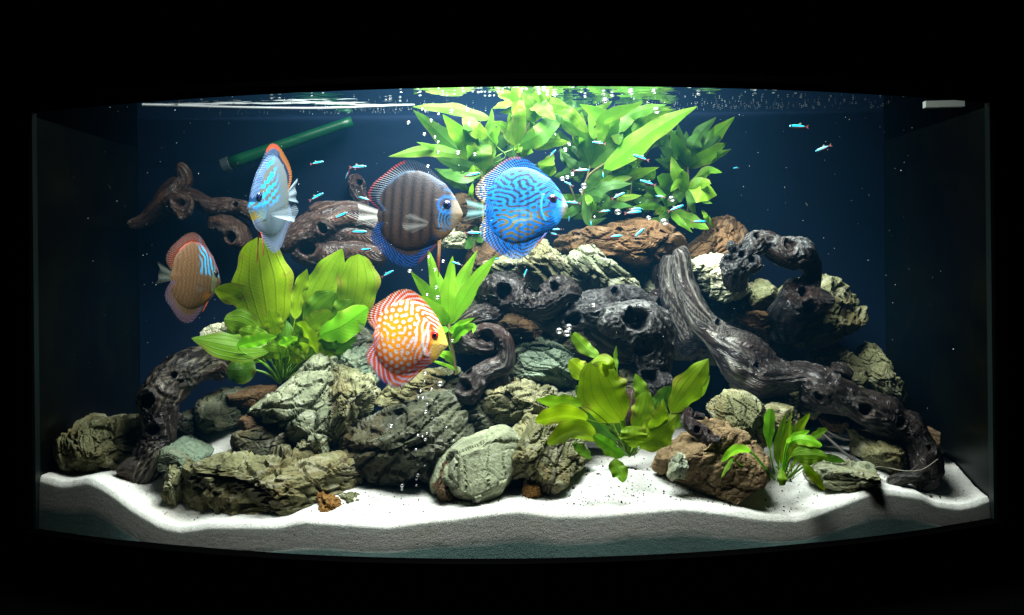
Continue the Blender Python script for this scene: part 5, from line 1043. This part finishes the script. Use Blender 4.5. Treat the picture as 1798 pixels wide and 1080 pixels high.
tl = np.array([(-.33, 0, .02), (-.50, 0, .10), (-.44, 0, .0), (-.50, 0, -.11), (-.33, 0, -.035)]); ntail = mesh_np('neon_tail', np.vstack([tl, tl+[0, .012, 0]]), [(0, 1, 2, 4), (4, 2, 3, 4), (5, 9, 7, 6), (9, 8, 7, 9)][:1]+[(0, 2, 3, 4)], cols=np.tile([.16, .06, .06], (10, 1)))
ntail.materials.append(neon_m)
nd_ = np.array([(.08, 0, .095), (-.06, 0, .20), (-.12, 0, .16), (-.10, 0, .085)]); ndors = mesh_np('neon_dorsal', nd_, [(0, 1, 2, 3)], cols=np.tile([.14, .16, .15], (4, 1))); ndors.materials.append(neon_m)
n, F = get_ico(2); neye = mesh_np('neon_eye', n*np.array([.042, .02, .042]), F); neye.materials.append(pup)
NEON = [(556,286,10,1,.03,24,0,'neon tetra alone in open water right of the pale blue discus'),(628,293,3,1,.10,30,0,'neon tetra below the end of the green tube, highest of that pair'),(610,307,48,-1,.12,22,50,'short looking neon tetra just under the pair by the green tube'),
 (555,346,28,1,.05,28,0,'neon tetra tilted upward between two discus and above brown log'),(597,379,24,1,.06,27,0,'neon tetra passing in front of the brown log'),(641,349,-16,-1,.10,22,0,'neon tetra close behind dorsal fin of striped brown discus'),
 (628,407,0,1,.05,32,0,'neon tetra level with lower tail tip of striped brown discus'),(640,438,5,1,.08,22,0,'small turquoise neon tetra below tail of striped brown discus'),(680,481,28,1,.02,24,0,'neon tetra under the anal fin of striped brown discus'),(803,463,-18,-1,.04,20,0,'neon tetra between two tips of the bright lance leaved plant'),
 (828,307,12,1,.06,30,0,'neon tetra above tail of the blue discus'),(830,409,-2,1,.04,30,0,'neon tetra just below tail fin of the blue discus'),(970,270,42,1,.09,18,30,'neon tetra steeply tilted over the forehead of the blue discus'),(1052,251,-9,-1,.10,24,0,'neon tetra highest among the big rear leaves'),
 (1126,277,-20,-1,.08,30,0,'neon tetra tilted down across the longest rear leaf'),(1020,299,2,1,.09,28,0,'level neon tetra above a group of white bubbles'),(1059,306,-80,1,.11,14,55,'tiny neon tetra seen almost from the front among rear leaves'),(999,323,-28,-1,.09,18,0,'neon tetra left of white bubbles, nose down'),
 (1138,321,-18,-1,.08,29,0,'neon tetra tilted down at foot of the green rear plant'),(1085,344,25,1,.07,26,0,'neon tetra swimming upward below yellow rear leaf'),(1007,356,-4,-1,.05,27,0,'neon tetra directly at the mouth of the blue discus'),(1061,371,6,1,.08,20,0,'neon tetra left of a large white bubble above brown boulder'),
 (1111,373,5,1,.07,30,0,'lower of two overlapping neon tetras above brown boulder'),(1116,367,0,1,.09,24,0,'upper of two overlapping neon tetras above brown boulder'),(1186,366,21,1,.07,30,0,'neon tetra near yellow leaf left of the right rosette'),(1226,389,0,1,.09,27,0,'neon tetra in front of the brown boulder under rear plant'),
 (1080,415,5,1,.06,25,0,'level neon tetra in front of broad brown boulder'),(1121,410,40,1,.06,26,0,'steep neon tetra in front of broad brown boulder'),(1038,391,-86,1,.10,12,60,'tiny upright neon tetra left of broad brown boulder'),(999,383,85,-1,.09,13,75,'tiny neon tetra facing the glass under the blue discus chin'),
 (972,411,-12,-1,.06,22,0,'neon tetra half hidden behind belly of the blue discus'),(978,403,4,-1,.09,18,0,'neon tetra peeping out behind belly of the blue discus, upper one'),(922,482,68,1,.06,20,30,'neon tetra diving above curled dark driftwood'),
 (1403,222,-3,-1,.0,34,0,'larger neon tetra alone at upper right near surface'),(1446,260,20,-1,.0,28,25,'neon tetra alone at upper right, lower and tilted'),(1293,295,8,-1,.10,18,40,'small dim neon tetra right of the rear plants'),
 (1160,345,-12,-1,.13,18,30,'small neon tetra deep behind the rear leaves'),(868,455,10,1,.13,16,20,'small neon tetra low behind the blue discus tail')]
for k, (px, py, an, fc, d, L, yw, lab) in enumerate(NEON):
    sc = L*MPX('P', d)*1.02
    root = empty('neon_tetra', at(px, py, d), lab, 'fish', 'neon tetras in the shoal')
    rz = Matrix.Rotation(math.radians((0 if fc > 0 else 180)+yw*(1 if k % 2 else -1)), 3, 'Z') @ Matrix.Rotation(math.radians(-an if fc > 0 else an), 3, 'Y')
    root.rotation_euler = rz.to_euler(); root.scale = (sc, sc, sc)
    link('body', nbody, None, root); link('tail_fin', ntail, None, root); link('dorsal_fin', ndors, None, root)
    for s_ in (-1, 1): link('eye', neye, None, root, (.40, .040*s_, .012))
# ================================================================== bubbles, specks and small gear
t = NT('air_bubble'); g = t.n('ShaderNodeBsdfGlass'); g.inputs['IOR'].default_value = .76; g.inputs['Roughness'].default_value = .04
e = t.n('ShaderNodeBsdfGlossy'); e.inputs['Roughness'].default_value = .30; lw = t.n('ShaderNodeLayerWeight'); lw.inputs[0].default_value = .35
tr = t.n('ShaderNodeBsdfTransparent'); m0 = t.n('ShaderNodeMixShader'); t.l(t.math('ADD', t.math('MULTIPLY', lw.outputs['Facing'], .85), .14, True), m0.inputs[0]); t.l(tr.outputs[0], m0.inputs[1]); t.l(e.outputs[0], m0.inputs[2])
bub_m = t.done(m0.outputs[0])
n, F = get_ico(3); bub_me = mesh_np('bubble', n, F); bub_me.materials.append(bub_m)
def bubble(p, r, label, group, sq=.82):
    o = bpy.data.objects.new('air_bubble', bub_me); COL.objects.link(o); o.location = p
    k = random.uniform(.9, 1.1); o.scale = (r*k, r*k, r*sq)
    tag(o, label, 'bubble', group)
RISE = [('R', .0, [(188,260,14),(348,245,12),(300,342,14),(375,362,12),(398,397,11),(396,470,12),(536,472,16),(655,484,15),(285,165,10),(308,180,9),(400,200,11),(490,182,16),(603,170,15),(615,270,16),(325,567,14),(1290,452,16),(1222,345,7),(1312,410,11)], 'small air bubble drifting up before the rear lance leaves', 'bubbles before the rear leaves'),
  ('S', .03, [(730,175,30),(140,622,17),(70,655,19),(105,645,17),(222,705,25),(200,738,15),(838,797,26),(460,888,26),(676,930,19),(785,958,31),(296,922,9),(90,450,16),(118,412,14)], 'white shining air bubble floating above the brown boulders', 'large bubbles above the brown boulders'),
  ('O', -.03, [(205,232,17),(343,130,11),(390,222,14),(449,160,14),(398,352,14),(332,405,12),(408,424,19),(515,740,14)], 'round air bubble in front of the bright lance leaved plant', 'bubbles before the bright plant'),
  ('B', -.035, [(775,66,15),(742,192,13),(885,140,26),(822,178,12),(725,240,10),(760,243,11),(790,290,12),(778,345,19),(826,390,6),(527,449,19),(930,457,10),(787,502,10),(722,515,11),(755,522,10),(775,548,15),(983,552,10),(985,615,10),(1028,600,9),(707,620,13),(708,664,10),(740,684,11),(722,730,11),(770,740,9),(722,808,19),(712,838,11),(712,880,10),(607,884,19),(605,910,11),(770,125,9)], 'tiny air bubble rising in the column before the cracked layered rock', 'bubble column before the cracked rock'),
  ('P', -.0, [(982,581,7),(999,574,7),(996,585,8),(1042,536,5)], 'white air bubble beside the arched black driftwood', 'bubbles beside the arched driftwood')]
BIGL = ['large white air bubble highest on the longest rear leaf', 'upper white air bubble of the pair right of blue discus forehead', 'elongated white air bubble beside the blue discus forehead, left of its pair', 'white air bubble merged with the elongated one by the blue discus', 'lone white air bubble between blue discus eye and level neon',
  'smaller white air bubble just under the lone one by the blue discus eye', 'large white air bubble beside the small right rosette of rear plants', 'large white air bubble above left part of broad brown boulder', 'middle white air bubble in the row above broad brown boulder', 'largest white air bubble low above broad brown boulder',
  'tiny white air bubble above left end of broad brown boulder', 'faint air bubble left of the highest neon tetra', 'small air bubble on the horizontal rear leaf above the blue discus']
for key, d, lst, lab, grp in RISE:
    for i, (x, y, r) in enumerate(lst):
        lab = BIGL[i] if key == 'S' else lab
        bubble(W(key, x, y, d), r*MPX(key, d)*.95, lab, grp)
SURF = [('R', [(130,20,12),(135,48,10),(185,15,8),(250,20,8),(258,50,8),(270,70,12),(335,18,10),(400,22,10),(428,65,14),(460,72,10),(512,62,11),(568,18,14),(575,40,10),(640,45,8),(680,48,14),(700,45,12),(725,72,10),(760,72,14),(790,70,10),(820,45,16),(850,48,12),(870,12,12),(895,10,12),(930,8,12),(960,8,14),(985,25,14),(1015,25,14),(1100,32,20),(1140,32,20),(1105,55,18),(1165,66,16),(1210,68,16),(60,95,14),(30,100,12),(130,108,12)]),
  ('S', [(20,68,18),(230,80,16),(360,62,18),(420,72,18),(550,52,30),(370,112,32),(712,48,24),(1025,62,20),(960,8,24),(140,8,20),(205,48,10),(250,25,8)]),
  ('K', [(1430,218,10),(1470,216,10),(1060,225,8),(1160,205,8),(1260,200,8),(1640,205,8),(1700,190,8),(1540,240,9),(1230,245,8)]), ('P', [(1323,157,6),(1345,156,4),(1361,157,5),(1326,164,3),(1358,163,3),(1397,164,3),(1488,161,4)])]
for key, lst in SURF:
    for (x, y, r) in lst:
        d = .12
        for _ in range(30):
            z = W(key, x, y, d)[2]; d += (ZW-.0025-z)*1.5*4.4*.6
            d = min(max(d, -.05), YB-.01)
        bubble(W(key, x, y, d), r*MPX(key, d)*.9, 'flattened air bubble clinging to the underside of the water surface', 'bubbles under the water surface', .5)
def blobs(name, pts, rad, mat, sub, kind='stuff', sq=1.0, rot=False):
    n, F = get_ico(sub); k = len(n)
    R = np.asarray(rad)[:, None, None]; V = n[None]*R*np.array([1, 1, sq])
    if rot:
        rg = np.random.default_rng(3); sc = rg.uniform(.35, 1.6, (len(pts), 1, 3)); V = n[None]*R*sc
    V = V+np.asarray(pts)[:, None, :]
    FF = (F[None]+(np.arange(len(pts))*k)[:, None, None]).reshape(-1, 3)
    return tag(link(name, mesh_np(name, V.reshape(-1, 3), FF), mat), kind=kind)
# fine foam and scum under the surface
r = np.random.default_rng(5); m = 480
fx = np.clip(np.where(r.random(m) < .6, r.normal(.30, .16, m), r.normal(-.22, .12, m)), -.57, .57); fy = np.clip(.245-np.abs(r.normal(0, .05, m)), .04, .28)
blobs('foam', np.stack([fx, fy, np.full(m, ZW-.0012)], 1), r.uniform(.0004, .0012, m), bub_m, 1, sq=.6)
# floating particles
m = 330; white = flat_mat('floating_particle', (.60, .64, .62), .8, .2)
px_ = r.uniform(-.57, .57, m); py_ = r.uniform(-.06, .26, m); py_ = np.maximum(py_, yfront(px_)+.02); pz_ = ZC+np.clip(r.normal(.06, .11, m), -.2, .225)
blobs('water_specks', np.stack([px_, py_, pz_], 1), r.uniform(.00022, .00045, m)*np.where(r.random(m) < .04, 1.8, 1), white, 1)
# dark crumbs on the sand
m = 1000; dk = flat_mat('plant_debris', (.030, .024, .014), .8, .2)
cx_ = np.concatenate([r.normal(.16, .13, m//2), r.uniform(-.5, .58, m-m//2)]); cx_ = np.clip(cx_, -.58, .58); cy_ = yfront(cx_)+.022+np.abs(r.normal(0, .07, m)); cy_ = np.clip(cy_, -.2, .2)
blobs('debris', np.stack([cx_, cy_, sand_z(cx_, cy_)+.0006], 1), r.uniform(.0003, .0009, m)*np.where(r.random(m) < .04, 2.0, 1), dk, 1, rot=True)
# crumbs pressed against the glass in the front bank
tag(blobs('root_debris', np.array([W('P', x_, y_, float(yfront(.46))+.010) for x_, y_ in [(1545,884),(1552,888),(1558,886),(1565,892),(1572,895),(1538,888),(1560,898),(1550,880)]]), [.0012, .0015, .0013, .0016, .0012, .0012, .0012, .001], dk, 2), kind='stuff')
# green intake tube with grey end
tube = empty('green_tube', W('P', 500, 252, .24), 'green plastic tube slanting down from the surface at upper left, grey end', 'tube')
tg = NT('green_plastic'); gm = tg.done(tg.pbr((.002, .055, .016), .35, .4)); gc = flat_mat('grey_cap', (.03, .04, .045), .5, .3)
def tube_part(name, a, b, ra, rb, mat, parent):
    C = np.stack([a+(b-a)*q for q in np.linspace(0, 1, 12)]); V = tube_np(C, np.linspace(ra, rb, 12), 20); F = grid_faces(12, 20, True)
    V = np.vstack([V, a[None], b[None]]); cap = [(240, (i+1) % 20, i, i) for i in range(20)]
    me = bpy.data.meshes.new(name); fs = [tuple(f) for f in F]+[(240, (i+1) % 20, i) for i in range(20)]+[(241, 220+i, 220+(i+1) % 20) for i in range(20)]
    me.from_pydata((V-np.array(parent.location)).tolist(), [], fs); me.polygons.foreach_set('use_smooth', [True]*240+[False]*40); return link(name, me, mat, parent)
a_, b_, c_ = W('P', 390, 292, .225), W('P', 404, 287, .226), W('P', 618, 213, .262)
tube_part('end_cap', a_, b_, 12.5*MPX('P', .22), 13*MPX('P', .22), gc, tube); tube_part('pipe', b_, c_, 11.5*MPX('P', .22), 9.0*MPX('P', .26), gm, tube)
reflection_m = flat_mat('white_reflection', (.75, .78, .80), .4, .4)  # white reflection on the water line, built as thin solid tubes
stick('reflection_streak', 'thin white reflection streak, built as tube, level at the surface, upper left', 'reflection', 'P', [(250,184,2,.165),(330,186,2,.170),(450,189,2,.178),(560,190,2,.182),(650,187,1.8,.186),(728,184,1.6,.188)], reflection_m)
stick('reflection_streak', 'short bright offshoot of reflection streak rising at far upper left', 'reflection', 'P', [(310,184,2,.170),(316,177,2,.16),(323,172,2,.15)], reflection_m)
clip = tag(link('plastic_clip', boxmesh('plastic_clip', [(-.0255, .0255, -.004, .004, -.0042, .0042)]), flat_mat('white_plastic', (.45, .50, .47), .5, .4), None, tuple(W('P', 1657, 183, .05))), 'white plastic clip at the water line in upper right corner', 'clip')
clip.rotation_euler = (0, -math.radians(.8), 0)
stick('bead_string', 'thin pale beaded thread lying across foot of long driftwood', 'thread', 'E', [(1060,880,2,-.01),(1130,862,2.2,-.012),(1200,872,2.2,-.012),(1290,888,2.2,-.03),(1400,880,2.2,-.035),(1500,815,2,-.02)], flat_mat('pale_thread', (.20, .19, .15), .7, .2), 60)
